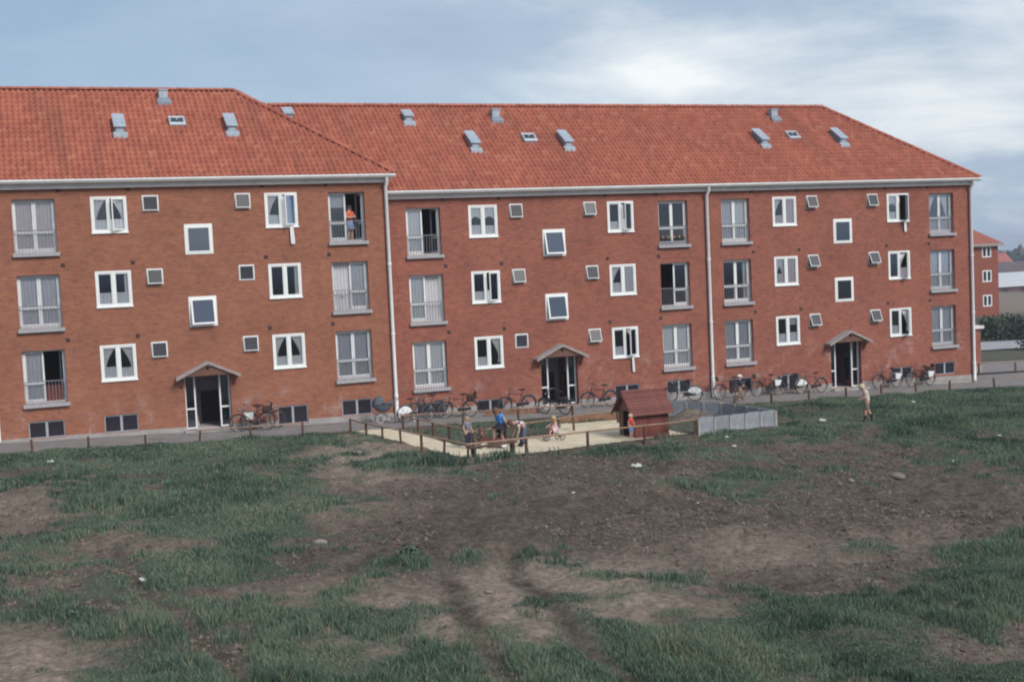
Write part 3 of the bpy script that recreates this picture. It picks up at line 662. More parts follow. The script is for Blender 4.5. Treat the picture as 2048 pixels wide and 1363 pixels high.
def pantile():
    """one clay pantile, width along x, lying up the slope along y, lower lip at y=0"""
    prof = [(0, .004), (.035, -.022), (.078, -.022), (.115, .0), (.148, .046), (.185, .056), (.222, .016)]
    vs = []; n = len(prof)
    for (x, z) in prof: vs.append((x, -.005, z + .040))
    for (x, z) in prof: vs.append((x, .37, z + .004))
    for (x, z) in prof: vs.append((x, -.003, z + .008))
    fs = [(i, i + 1, n + i + 1, n + i) for i in range(n - 1)] + [(2 * n + i, 2 * n + i + 1, i + 1, i) for i in range(n - 1)]
    return np.array(vs), np.array(fs)
TV, TF = pantile(); TW, TC = .212, .33
def tile_me():
    me = mesh_np('roof_tile', TV, TF, M['tile1']); return me
def roof(par, ex0, ex1, yF, ze, yR, zr, left_hip, right_hip, tag_n, cutoff=None):
    """hipped roof: front eave line y=yF z=ze, ridge y=yR z=zr; clay pantiles laid on the front slope"""
    run = yR - yF; yB = yR + run; xl = ex0 + (run if left_hip else 0); xr = ex1 - (run if right_hip else 0)
    mb = MB(); dz = -.03
    A, B_, C_, D = (ex0, yF, ze + dz), (ex1, yF, ze + dz), (ex1, yB, ze + dz), (ex0, yB, ze + dz); P, Q = (xl, yR, zr + dz), (xr, yR, zr + dz)
    mb.add([A, B_, C_, D, P, Q], [(0, 1, 5, 4), (1, 2, 5), (2, 3, 4, 5), (3, 0, 4), (0, 3, 2, 1)])
    rf = mb.build('roof', M['deck'], par)
    sl = math.atan2(zr - ze, run); L_ = math.hypot(zr - ze, run); rows = int(L_ / TC) + 1
    cs, sn = math.cos(sl), math.sin(sl); pos = []
    for r in range(rows):
        d = r * TC - .04; yy = yF + d * cs; zz = ze + d * sn
        if d + .12 > L_: continue
        a = ex0 + (d + .12 if left_hip else 0) * cs; b = ex1 - ((d + .10) * cs if right_hip else 0)
        n0 = int(math.floor((a - ex0) / TW)); 
        for k in range(n0, int((b - ex0) / TW) + 1):
            x = ex0 + k * TW
            if x < a - .1 or x + TW > b + .10: continue
            pos.append((x, yy, zz))
    pos = np.array(pos); dist = np.linalg.norm(pos - np.array(CAM), axis=1)
    vis = np.ones(len(pos), bool) if cutoff is None else pos[:, 0] > cutoff
    rel = pos - np.array(CAM); dep = rel @ np.array(_f); inx = np.abs(rel @ np.array(_r) / dep * 2500) < 1015
    score = np.where(vis & inx, dist, 1e9); near = np.argsort(score)[:300]; isn = np.zeros(len(pos), bool); isn[near] = True
    Mr = np.array(Matrix.Rotation(sl, 3, 'X')); me = tile_me()
    me_rot = TV @ Mr.T
    far_ = pos[~isn]; jit = RNG.normal(0, .004, (len(far_), 3)); jt = jit; V = (me_rot[None] + (far_ + jt)[:, None]).reshape(-1, 3); F = (TF[None] + (np.arange(len(far_)) * len(TV))[:, None, None]).reshape(-1, 4)
    tone = np.repeat(RNG.random(len(far_)), len(TV)); o = V.mean(0)
    t = link('roof_tiles', mesh_np('roof_tiles', V - o, F, M['tile'], {'tone': tone}), rf, o); t['kind'] = 'stuff'
    for p in pos[isn]:
        q = link('roof_tile', me, rf, p + RNG.normal(0, .004, 3)); q.rotation_euler = (sl + random.gauss(0, .006), 0, random.gauss(0, .006))
    # side and back slopes: same tiles, joined
    # ridge and hip caps
    cap = MB(); cap.grid(lambda u, v: (v * .41 - .02, .13 * math.cos(math.pi * u) , .10 * math.sin(math.pi * u) + .014 * (v < .5)), 6, 1); cap.grid(lambda u, v: (-.02, .13 * math.cos(math.pi * u) * (.0 + v), .10 * math.sin(math.pi * u) * v), 6, 1)
    cme = cap.mesh('ridge_tile', M['ridge'])
    def run_caps(p0, p1):
        p0, p1 = Vector(p0), Vector(p1); d = (p1 - p0); n = int(d.length / .38); q = d.to_track_quat('X', 'Z')
        for i in range(n):
            o = link('ridge_tile', cme, rf, p0 + d * (i / n)); o.rotation_euler = (q @ Euler((random.gauss(0, .02), random.gauss(0, .012), random.gauss(0, .012))).to_quaternion()).to_euler()
    def bed(p0, p1):
        p0, p1 = Vector(p0), Vector(p1); u = (p1 - p0).normalized(); w = Vector((u.y, -u.x, 0)).normalized() * .1; mb = MB()
        mb.hexa([p0 - w - Vector((0, 0, .12)), p1 - w - Vector((0, 0, .12)), p1 + w - Vector((0, 0, .12)), p0 + w - Vector((0, 0, .12))], [p0 - w * .6 + Vector((0, 0, .06)), p1 - w * .6 + Vector((0, 0, .06)), p1 + w * .6 + Vector((0, 0, .06)), p0 + w * .6 + Vector((0, 0, .06))]); mb.v = [tuple(q) for q in mb.v]; mb.build('ridge_bedding', M['deck'], rf)
    bed((xl, yR, zr), (xr, yR, zr))
    if right_hip: bed((ex1 - .05, yF + .05, ze), (xr, yR, zr))
    run_caps((xl if cutoff is None else max(xl, cutoff), yR, zr + .02), (xr, yR, zr + .02))
    if right_hip: run_caps((ex1, yF, ze + .02), (xr, yR, zr + .02))
    return rf, (yF, ze, cs, sn)
def on_roof(rp, Yv): yF, ze, cs, sn = rp; return ze + (Yv - yF) * sn / cs
def long_vent(rf, x, yb, rp, w=.36, ln=1.0):
    """sheet-metal duct lying up the slope with a raised cover plate"""
    yF, ze, cs, sn = rp; up = Vector((0, cs, sn)); nrm = Vector((0, -sn, cs)); o = Vector((x, yb, on_roof(rp, yb) + .03))
    def P(a, b, c): return tuple(o + Vector((a, 0, 0)) + up * b + Vector((0, 0, c)))
    mb = MB(); mb.hexa([P(-w / 2, 0, -.05), P(w / 2, 0, -.05), P(w / 2, ln, -.05), P(-w / 2, ln, -.05)], [P(-w / 2, 0, .38), P(w / 2, 0, .38), P(w / 2, ln, .26), P(-w / 2, ln, .26)])
    v = mb.build('roof_vent', M['zincdark'], rf)
    c = MB(); c.hexa([P(-w / 2 - .05, -.12, .381), P(w / 2 + .05, -.12, .381), P(w / 2 + .05, ln + .02, .262), P(-w / 2 - .05, ln + .02, .262)], [P(-w / 2 - .05, -.12, .43), P(w / 2 + .05, -.12, .43), P(w / 2 + .05, ln + .02, .32), P(-w / 2 - .05, ln + .02, .32)]); c.build('vent_cover', M['zinc'], rf)
    s = MB(); s.hexa([P(-w / 2 - .08, -.22, .0), P(w / 2 + .08, -.22, .0), P(w / 2 + .08, .0, .0), P(-w / 2 - .08, .0, .0)], [P(-w / 2 - .08, -.22, .13), P(w / 2 + .08, -.22, .13), P(w / 2 + .08, -.001, .13), P(-w / 2 - .08, -.001, .13)])
    s.box(x - w / 2 + .04, x + w / 2 - .04, yb - .02, yb - .003, o.z + .12, o.z + .33); s.build('vent_apron', M['zinc'], rf)
def ridge_vent(rf, x, yb, rp):
    z = on_roof(rp, yb); mb = MB(); mb.box(x - .17, x + .17, yb, yb + .36, z - .1, z + .50); mb.box(x - .2, x + .2, yb - .03, yb + .39, z + .50, z + .55); mb.build('flue', M['zinc'], rf)
    s = MB(); s.hexa([(x - .28, yb - .22, on_roof(rp, yb - .22) + .03), (x + .28, yb - .22, on_roof(rp, yb - .22) + .03), (x + .23, yb - .002, z + .06), (x - .23, yb - .002, z + .06)], [(x - .28, yb - .22, on_roof(rp, yb - .22) + .16), (x + .28, yb - .22, on_roof(rp, yb - .22) + .16), (x + .23, yb - .002, z + .2), (x - .23, yb - .002, z + .2)]); s.build('flashing', M['zincdark'], rf)
def skylight(rf, x, yb, rp, w=.62, ln=.55):
    yF, ze, cs, sn = rp; up = Vector((0, cs, sn)); o = Vector((x, yb, on_roof(rp, yb))); nrm = Vector((0, -sn, cs))
    def P(a, b, c): return tuple(o + Vector((a, 0, 0)) + up * b + nrm * c)
    mb = MB()
    for a0, a1, b0, b1 in ((-w / 2, w / 2, 0, .08), (-w / 2, w / 2, ln - .08, ln), (-w / 2, -w / 2 + .07, .08, ln - .08), (w / 2 - .07, w / 2, .08, ln - .08), (-.02, .02, .08, ln - .08)):
        mb.hexa([P(a0, b0, .0), P(a1, b0, .0), P(a1, b1, .0), P(a0, b1, .0)], [P(a0, b0, .12), P(a1, b0, .12), P(a1, b1, .19), P(a0, b1, .19)])
    mb.build('skylight', M['zinc'], rf)
    p = MB(); p.hexa([P(-w / 2 + .07, .08, .05), P(w / 2 - .07, .08, .05), P(w / 2 - .07, ln - .08, .05), P(-w / 2 + .07, ln - .08, .05)], [P(-w / 2 + .07, .08, .16), P(w / 2 - .07, .08, .16), P(w / 2 - .07, ln - .08, .16), P(-w / 2 + .07, ln - .08, .16)]); p.build('skylight_pane', M['frosted'], rf)

FLX, FRX, WLX, WRX = (-6.54, -5.07), (5.08, 6.55), (-3.84, -2.56), (2.57, 3.84)
SLX, SRX, STX = (-2.0, -1.4), (1.43, 2.03), (-.525, .52)
BSX = [(-6.48, -5.24), (-3.84, -2.63), (2.62, 3.82), (5.2, 6.43)]
# per floor from the ground up.  french: (left curtain, right curtain, left opening, right opening)
FR = {('A', 1, 'L'): ('n', None, 0, 82), ('A', 2, 'L'): ('n', 'n', 0, 0), ('A', 3, 'L'): ('nk', 'nk', 0, 0),
      ('A', 1, 'R'): ('ng', 'ng', 0, 0), ('A', 2, 'R'): ('ng', 'n', 38, 0), ('A', 3, 'R'): ('b', None, 0, 84),
      ('B', 1, 'L'): ('np', 'np', 0, 0), ('B', 2, 'L'): ('np', 'ng', 0, 40), ('B', 3, 'L'): ('np', None, 0, 84),
      ('B', 1, 'R'): ('np', 'np', 0, 0), ('B', 2, 'R'): (None, 'd', 78, 0), ('B', 3, 'R'): (None, None, 0, 0),
      ('C', 1, 'L'): ('ng', 'ng', 0, 0), ('C', 2, 'L'): (None, 'sr', 0, 0), ('C', 3, 'L'): ('n', 'np', 0, 0),
      ('C', 1, 'R'): ('n', 'n', 0, 0), ('C', 2, 'R'): ('np', 'np', 0, 0), ('C', 3, 'R'): ('tl+h', 'tr+h', 0, 0)}
CA = {('A', 1, 'L'): ('tl+h', 'tr+h', 0, 0), ('A', 2, 'L'): ('h', 'h+sr', 0, 0), ('A', 3, 'L'): ('tl+h', 'tr+h', 24, 0),
      ('A', 1, 'R'): ('tl+h', 'tr+h', 0, 0), ('A', 2, 'R'): (None, 'sr', 0, 0), ('A', 3, 'R'): ('tl+h', 'n', 30, 0),
      ('B', 1, 'L'): ('h', 'tr', 0, 0), ('B', 2, 'L'): ('h', 'h', 26, 0), ('B', 3, 'L'): ('v+h', 'v+h', 0, 0),
      ('B', 1, 'R'): ('h', 'tr', 32, 0), ('B', 2, 'R'): ('tl+h', 'n', 0, 0), ('B', 3, 'R'): ('h', 'h+sl', 30, 0),
      ('C', 1, 'L'): ('h', 'h+b', 0, 0), ('C', 2, 'L'): ('tl+tr+hk', 'nk', 0, 0), ('C', 3, 'L'): ('tl+hk', 'nk', 0, 0),
      ('C', 1, 'R'): ('h', 'tr', 48, 0), ('C', 2, 'R'): (None, 'tl+hk', 48, 0), ('C', 3, 'R'): ('v+h', 'sl', 60, 0)}
SM = {('A', 'L'): (8, 13, 6), ('A', 'R'): (9, 0, 12), ('B', 'L'): (0, 15, 10), ('B', 'R'): (18, 12, 15), ('C', 'L'): (20, 22, 19), ('C', 'R'): (22, 24, 16)}
ST = {'A': (13, 0), 'B': (11, 13), 'C': (0, 0)}
BZ = {'A': [(-.50, .12), (-.52, .12), (-.80, -.08), (-.68, -.04)], 'B': [(-1.08, -.50), (-1.16, -.58), (-1.02, -.46), (-1.04, -.47)], 'C': [(-1.24, -.62), (-1.32, -.65), (-1.36, -.78), (-1.32, -.72)]}
CEN = {'A': (0, 0, 0, 1.92), 'B': (14.94, .52, -.67, 1.56), 'C': (29.77, .52, -.67, 1.22)}
def unit(par, u):
    """windows, vents and door of one stair unit; returns the openings to cut in the wall"""
    xc, Y, dz, peak = CEN[u]; holes = []
    for n in (1, 2, 3):
        zo = dz + (n - 1) * FH
        for side, (a, b) in (('L', FLX), ('R', FRX)):
            h = (xc + a, xc + b, zo + .76, zo + 2.71); holes.append(h); lc, rc, lo, ro = FR[u, n, side]
            french(par, *h, Y, lc, rc, lo, ro, 'offwhite' if u == 'A' or (u, side) == ('C', 'R') else 'white')
        for side, (a, b) in (('L', WLX), ('R', WRX)):
            h = (xc + a, xc + b, zo + 1.41, zo + 2.745); holes.append(h); cl, cr_, ro, lo = CA[u, n, side]; casement(par, *h, Y, cl, cr_, ro, lo)
        for side, (a, b) in (('L', SLX), ('R', SRX)):
            h = (xc + a, xc + b, zo + 2.16, zo + 2.76); holes.append(h); tophung(par, *h, Y, SM[u, side][n - 1], .038, 'frosted', 'small_window', 'offwhite')
        if n < 3:
            h = (xc + STX[0], xc + STX[1], zo + 3.24, zo + 4.385); holes.append(h); tophung(par, *h, Y, ST[u][n - 1], .10, 'glassdark', 'stair_window')
        for vx in (-4.93, -2.46, 2.5, 5.0):
            mb = MB(); z = zo + 3.02; x = xc + vx; mb.box(x - .075, x + .075, Y - .008, Y + .02, z - .075, z + .075)
            for k in range(3): mb.box(x - .06, x + .06, Y - .018, Y - .008, z - .05 + k * .045, z - .03 + k * .045)
            mb.build('wall_vent', M['vent'], par)
    for (a, b), (z0, z1) in zip(BSX, BZ[u]):
        h = (xc + a, xc + b, z0, z1); holes.append(h); basement(par, *h, Y + .05)
    zg = G1(xc); d = porch(par, xc, peak, Y, zg); holes.append(d)
    return holes
def shell(par, name, x0, x1, Y, ztop, holes, bm, depth, units):
    mb = MB(); wall_holes(mb, x0, x1, -3.2, ztop, Y, holes, .30)
    mb.quad((x1, Y, -3.2), (x1, Y + depth, -3.2), (x1, Y + depth, ztop), (x1, Y, ztop)); mb.quad((x0, Y, -3.2), (x0, Y, ztop), (x0, Y + depth, ztop), (x0, Y + depth, -3.2)); mb.quad((x1, Y + depth, -3.2), (x0, Y + depth, -3.2), (x0, Y + depth, ztop), (x1, Y + depth, ztop))
    mb.build('wall', M[bm], par)
    it = MB(); wall_holes(it, x0 + .05, x1 - .05, -3.1, ztop - .05, Y + .30, holes, .001)
    it.quad((x0, Y + 4.2, -3), (x1, Y + 4.2, -3), (x1, Y + 4.2, ztop - .02), (x0, Y + 4.2, ztop - .02))
    dz = -.67 if Y > .1 else 0
    for n in range(4):
        z = dz + .62 + (n - 1) * FH + (FH if n == 0 else 0) * 0
        if n:
            ed = [x0 + .06]
            for xc in units: ed += [xc - 1.02, xc + 1.02]
            ed.append(x1 - .06)
            for a, b in zip(ed[::2], ed[1::2]): it.box(a, b, Y + .31, Y + 4.19, z, z + .10)
    it.box(x0 + .06, x1 - .06, Y + .31, Y + 4.19, ztop - .12, ztop - .03)
    for xc in units:
        hl = MB()
        zf = G1(xc) + .09; hl.box(xc - 1.0, xc + 1.0, Y + .31, Y + 2.5, zf - .1, zf); hl.box(xc - 1.0, xc + 1.0, Y + 2.4, Y + 2.5, zf + .001, zf + 5.5)
        for k in range(6): hl.box(xc - .95, xc - .25, Y + 1.2 + k * .19, Y + 2.39, zf + k * .17 + .001, zf + (k + 1) * .17)
        hl.box(xc + .0, xc + .75, Y + 2.36, Y + 2.398, zf + .002, zf + 1.25, 1); hl.box(xc - .06, xc - .001, Y + 2.35, Y + 2.399, zf + .002, zf + 1.32); hl.box(xc - .06, xc + .81, Y + 2.35, Y + 2.399, zf + 1.252, zf + 1.32)
        hl.build('stair_hall', [M['hall'], M['vent']], par)
    for xc in units:
        for o in (-7.45, -4.5, -1.05, 1.05, 4.5, 7.4): it.box(xc + o - .03, xc + o + .03, Y + .31, Y + 4.18, -3.1, ztop - .13)
    it.build('interior', M['interior'], par)
def plinth(par, x0, x1, Y, units, h0, h1, gaps):
    xs_ = [x0]; 
    cuts = sorted(gaps); cur = x0; segs = []
    for a, b, zb in cuts:
        segs.append((cur, a, None)); segs.append((a, b, zb)); cur = b
    segs.append((cur, x1, None))
    for a, b, zb in segs:
        mb = MB()
        ta, tb = G1(a) + np.interp(a, (x0, x1), (h0, h1)), G1(b) + np.interp(b, (x0, x1), (h0, h1))
        if zb is not None: ta = min(ta, zb); tb = min(tb, zb)
        if max(ta - G1(a), tb - G1(b)) < .02: continue
        n = max(1, int((b - a) / .9))
        mb.hexa([(a, Y - .03, -3), (b, Y - .03, -3), (b, Y + .0, -3), (a, Y + .0, -3)], [(a, Y - .03, ta), (b, Y - .03, tb), (b, Y + .0, tb), (a, Y + .0, ta)])
        mb.build('plinth', M['plinth'], par)
def eaves(par, x0, x1, Y, z, right_end=True):
    mb = MB(); mb.box(x0, x1 + .12, Y - .16, Y - .002, z - .30, z - .10); mb.build('cornice', M['fascia'], par)
    s = MB(); s.box(x0, x1 + .14, Y - .30, Y - .165, z - .13, z - .09); s.build('soffit', M['fascia'], par)
    gt = MB(); r = .105; gt.grid(lambda u, v: (x0 + (x1 + .3 - x0) * v, Y - .35 + r * math.cos(math.pi * (1 + u)), z - .01 + r * 1.15 * math.sin(math.pi * (1 + u))), 8, 1)
    gt.grid(lambda u, v: (x0 + (x1 + .3 - x0) * v, Y - .35 + (r - .012) * math.cos(math.pi * (1 + u)), z - .005 + (r - .012) * 1.15 * math.sin(math.pi * (1 + u))), 8, 1)
    gt.box(x0, x1 + .3, Y - .472, Y - .452, z - .04, z + .014); gt.tube([(x1 + .3, Y - .35, z - .06), (x1 + .305, Y - .35, z - .06)], .07, 10); gt.build('gutter', M['gutter'], par)
def downpipe(par, x, Y, ztop):
    zb = G1(x) + .05; mb = MB(); r = .07
    mb.tube([(x, Y - .34, ztop - .08), (x, Y - .30, ztop - .28), (x, Y - .11, ztop - .5), (x, Y - .11, zb + .9)], r, 10); mb.tube([(x, Y - .11, zb + .92), (x, Y - .11, zb + .08), (x, Y - .18, zb)], r * 1.15, 10)
    p = mb.build('downpipe', M['white'], par)
    for z in (zb + .9, zb + 3.4, zb + 6.2):
        c = MB(); c.tube([(x, Y - .11, z), (x, Y - .11, z + .06)], r * 1.3, 10); c.box(x - .02, x + .02, Y - .06, Y - .001, z + .01, z + .05)
        c.build('pipe_clip', M['gutter'], p)

bA = empty('apartment_building', (0, 0, G1(0))); tag(bA, 'nearer red brick apartment block with the higher tiled roof on the left', 'building', 'red brick apartment blocks')
bB = empty('apartment_building', (22.4, .52, G1(22.4))); tag(bB, 'longer red brick apartment block stepped down on the right with two gabled doors', 'building', 'red brick apartment blocks')
hA = unit(bA, 'A'); hB = unit(bB, 'B') + unit(bB, 'C')
shell(bA, 'wall', -22.4, 7.47, 0, 8.62, hA, 'brickA', 9.6, [0]); shell(bB, 'wall', 7.47, 37.4, .52, 7.97, hB, 'brickB', 9.6, [14.94, 29.77])
gapA = [(a, b, z0 - .03) for (a, b), (z0, z1) in zip(BSX, BZ['A'])] + [(-.87, .87, -5)]
gapB = [(xc + a, xc + b, z0 - .03) for u in 'BC' for xc in (CEN[u][0],) for (a, b), (z0, z1) in zip(BSX, BZ[u])] + [(CEN[u][0] - .87, CEN[u][0] + .87, -5) for u in 'BC']
plinth(bA, -22.4, 7.47, 0, None, .02, .26, gapA); plinth(bB, 7.47, 37.43, .52, None, .28, .37, gapB)
eaves(bA, -22.4, 7.47, 0, 8.86); eaves(bB, 7.55, 37.4, .52, 8.2)
rA, rpA = roof(bA, -28, 7.8, -.33, 8.88, 5.0, 12.86, False, True, 'A', cutoff=-11.0)
rB, rpB = roof(bB, 2.0, 37.72, .19, 8.22, 5.52, 12.31, False, True, 'B', cutoff=4.0)
for x in (-7.52, 7.42): downpipe(bA, x, 0, 8.86)
for x in (22.43, 37.3): downpipe(bB, x, .52, 8.2)
for x, y in ((-2.45, 2.1), (1.85, 2.14)): long_vent(rA, x, y, rpA)
ridge_vent(rA, -.5, 4.2, rpA); skylight(rA, -.2, 2.62, rpA)
for x, y in ((12.3, 2.52), (16.74, 2.55), (27.0, 2.58), (31.52, 2.62)): long_vent(rB, x, y, rpB)
for x, y in ((4.65, 4.45), (9.9, 4.3)): long_vent(rB, x, y, rpB, .36, .55)
for x, y in ((14.1, 4.52), (28.9, 4.55)): ridge_vent(rB, x, y, rpB)
for x, y in ((15.1, 3.0), (29.0, 3.05)): skylight(rB, x, y, rpB)
# yellow curtain in one french window, flowers on one railing come later

# ------------------------------------------------------------------ fences
def post_mesh(h, w=.075):
    mb = MB(); a = w / 2; mb.hexa([(-a, -a, -.35), (a, -a, -.35), (a, a, -.35), (-a, a, -.35)], [(-a * .9, -a * .9, h), (a * .9, -a * .9, h), (a * .9, a * .9, h), (-a * .9, a * .9, h)])
    mb.add([(-a * .9, -a * .9, h), (a * .9, -a * .9, h), (a * .9, a * .9, h), (-a * .9, a * .9, h), (0, 0, h + .02)], [(0, 1, 4), (1, 2, 4), (2, 3, 4), (3, 0, 4)])
    return mb.mesh('post', M['woodpost'])
def fence(label, pts, h, rails=None, rail_r=.028, wm='woodrail', group='low timber fences'):
    c = Vector((pts[0][0], pts[0][1], G1(pts[0][0]))); f = empty('low_fence', c); tag(f, label, 'fence', group); me = post_mesh(h); tops = []
    for x, y in pts:
        o = link('post', me, f, (x, y, G1(x))); o.rotation_euler = (random.gauss(0, .035), random.gauss(0, .035), random.uniform(-.3, .3)); o.scale = (1, 1, random.uniform(.94, 1.05)); tops.append(Vector((x, y, G1(x) + h * .985)))
    for i in (rails if rails is not None else range(len(pts) - 1)):
        a, b = tops[i], tops[i + 1]; d = (b - a).normalized(); mid = (a + b) / 2 - Vector((0, 0, random.uniform(.0, .02)))
        mb = MB(); mb.tube([a - d * .06, mid, b + d * .06], [rail_r, rail_r * .95, rail_r], 7); mb.build('rail', M[wm], f)
    return f
LP = [(-10.4, -3.35), (-8.4, -3.3), (-6.42, -3.3), (-4.6, -3.45), (-2.72, -3.6), (-.85, -3.35), (1.0, -3.2), (2.95, -2.95)]
f1 = fence('low post fence between the footpath and the grass on the left, beside the first door', LP, .44, [5, 6], .024)
wire = MB()
for a, b in zip(LP[:5], LP[1:6]): wire.tube([(a[0], a[1], G1(a[0]) + .38), ((a[0] + b[0]) / 2, (a[1] + b[1]) / 2, G1((a[0] + b[0]) / 2) + .33), (b[0], b[1], G1(b[0]) + .38)], .005, 4)
wire.build('wire', M['rail'], f1)
fence('outer playground fence with timber rail around the yellow sand', [(4.55, -3.82), (4.76, -5.3), (5.0, -6.55), (5.3, -7.8), (5.56, -9.35), (5.82, -10.9), (6.1, -12.4), (8.25, -11.92), (10.66, -11.4), (13.0, -10.95), (15.36, -10.28)], .55, None, .032)
fence('inner playground fence around the small lawn beyond the children', [(15.7, -3.7), (13.6, -3.65), (11.3, -3.62), (9.0, -3.6), (6.64, -3.57), (6.76, -5.1), (6.95, -6.3), (7.12, -7.6), (7.35, -9.4), (9.6, -8.3), (12.1, -7.1), (14.5, -5.9)], .55, None, .028)
RP = [(21.4, -3.05), (23.43, -2.75), (25.55, -2.45), (27.6, -2.35), (29.75, -2.05), (31.7, -2.05), (33.5, -2.2), (36.0, -2.35), (38.6, -2.4), (41.5, -2.5)]
fence('low post fence along the far lawn edge beside the last door on the right', RP, .46, [1, 2, 3, 4, 5, 6, 7, 8], .014)
fence('short row of posts at the side path beyond the block end', [(40.7, 3.9), (43.2, 3.9), (45.8, 3.95), (48.6, 4.0)], .55, [0, 1, 2], .02)

# concrete slab pen with an earth heap
pen = empty('concrete_pen', (15.45, -10.3, G1(15.45))); tag(pen, 'low grey pen of upright concrete slabs beside the playhouse', 'enclosure')
def slab_run(p0, p1, n):
    p0, p1 = Vector((*p0, 0)), Vector((*p1, 0)); d = (p1 - p0) / n; u = d.normalized(); w = Vector((-u.y, u.x, 0))
    for i in range(n):
        a = p0 + d * i + u * .055; b = p0 + d * (i + 1) - u * .055; h = .58 + random.uniform(-.012, .012); za, zb = G1(a.x), G1(b.x); mb = MB()
        def q(p, s, z): return (p.x + w.x * s, p.y + w.y * s, z)
        mb.hexa([q(a, -.03, za - .2), q(b, -.03, zb - .2), q(b, .03, zb - .2), q(a, .03, za - .2)], [q(a, -.03, za + h), q(b, -.03, zb + h), q(b, .03, zb + h), q(a, .03, za + h)]); mb.build('slab', M['panel'], pen)
    for i in range(n + 1):
        a = p0 + d * i; z = G1(a.x); mb = MB(); mb.hexa([(a.x - u.x * .05 - w.x * .06, a.y - u.y * .05 - w.y * .06, z - .2), (a.x + u.x * .05 - w.x * .06, a.y + u.y * .05 - w.y * .06, z - .2), (a.x + u.x * .05 + w.x * .06, a.y + u.y * .05 + w.y * .06, z - .2), (a.x - u.x * .05 + w.x * .06, a.y - u.y * .05 + w.y * .06, z - .2)],
            [(a.x - u.x * .05 - w.x * .06, a.y - u.y * .05 - w.y * .06, z + .55), (a.x + u.x * .05 - w.x * .06, a.y + u.y * .05 - w.y * .06, z + .55), (a.x + u.x * .05 + w.x * .06, a.y + u.y * .05 + w.y * .06, z + .55), (a.x - u.x * .05 + w.x * .06, a.y - u.y * .05 + w.y * .06, z + .55)]); mb.build('pen_post', M['plinth'], pen)
slab_run((15.5, -10.25), (19.2, -9.45), 5); slab_run((19.2, -9.33), (19.0, -6.2), 4); slab_run((18.95, -6.08), (17.5, -4.5), 3); slab_run((17.4, -4.45), (16.0, -4.3), 2)
hp = MB(); hp.grid(lambda u, v: (17.7 + 1.0 * v * math.cos(6.283 * u) * (1 + .15 * math.sin(9 * u * 6.283)), -5.9 + .9 * v * math.sin(6.283 * u), G1(17.7) - .05 + .42 * (1 - v ** 1.4) + .04 * math.sin(u * 40) * (1 - v)), 20, 6)
tag(hp.build('earth_heap', M['clod']), 'heap of brown earth dumped inside the concrete slab pen', 'earth heap')

# ------------------------------------------------------------------ playhouse (gable end faces the sand)
hx0, hx1, hy0, hy1 = 13.05, 14.35, -10.2, -8.95; hz = G1(13.7) + .01; he = .98; hr = 1.6
ph = empty('playhouse', ((hx0 + hx1) / 2, (hy0 + hy1) / 2, hz)); tag(ph, 'small dark red wooden playhouse with a shingled gable roof', 'playhouse')
nb_ = 9
for side, yy in ((0, hy0), (1, hy1)):
    for i in range(nb_):
        a = hx0 + (hx1 - hx0) * i / nb_; b = hx0 + (hx1 - hx0) * (i + 1) / nb_ - .008; mb = MB(); o = random.uniform(0, .006); mb.box(a, b, yy - .012 - o, yy + .012 - o, hz - .15, hz + he); mb.build('wall_board', M['darkwood'], ph)
ym = (hy0 + hy1) / 2; ng = 8
for i in range(ng):
    for xx, door in ((hx0, True), (hx1, False)):
        a = hy0 + .014 + (hy1 - hy0 - .028) * i / ng; b = hy0 + .014 + (hy1 - hy0 - .028) * (i + 1) / ng - .008
        za = he + (hr - he) * (1 - abs(a - ym) / ((hy1 - hy0) / 2)); zb = he + (hr - he) * (1 - abs(b - ym) / ((hy1 - hy0) / 2)); lo = -.1
        if door and 1 <= i <= 5: lo = .92
        mb = MB(); mb.hexa([(xx - .012, a, hz + lo), (xx + .012, a, hz + lo), (xx + .012, b, hz + lo), (xx - .012, b, hz + lo)], [(xx - .012, a, hz + za - .05), (xx + .012, a, hz + za - .05), (xx + .012, b, hz + zb - .05), (xx - .012, b, hz + zb - .05)]); mb.build('gable_board', M['housegable'] if door else M['darkwood'], ph)
ns = 9; hw_ = (hy1 - hy0) / 2 + .17; drop = (hr - he) * hw_ / ((hy1 - hy0) / 2)
for s in (-1, 1):
    for i in range(ns):
        t0, t1 = i / ns, (i + 1.25) / ns; mb = MB(); x0, x1 = hx0 - .2, hx1 + .16
        def q(x, t, dz): return (x, ym + s * hw_ * min(t, 1.02), hz + hr - drop * min(t, 1.02) + dz)
        mb.hexa([q(x0, t0, .0), q(x1, t0, .0), q(x1, t1, .016), q(x0, t1, .016)], [q(x0, t0, .014), q(x1, t0, .014), q(x1, t1, .062), q(x0, t1, .062)]); mb.build('shingle_course', M['houseroof'], ph)
mb = MB(); mb.hexa([(hx0 - .21, ym - .07, hz + hr), (hx1 + .17, ym - .07, hz + hr), (hx1 + .17, ym + .07, hz + hr), (hx0 - .21, ym + .07, hz + hr)], [(hx0 - .21, ym - .01, hz + hr + .05), (hx1 + .17, ym - .01, hz + hr + .05), (hx1 + .17, ym + .01, hz + hr + .05), (hx0 - .21, ym + .01, hz + hr + .05)]); mb.build('ridge_board', M['houseroof'], ph)
mb = MB(); mb.box(hx0 - .02, hx1 - .03, hy0 + .03, hy1 - .03, hz - .1, hz + .04); mb.build('floor', M['darkwood'], ph)
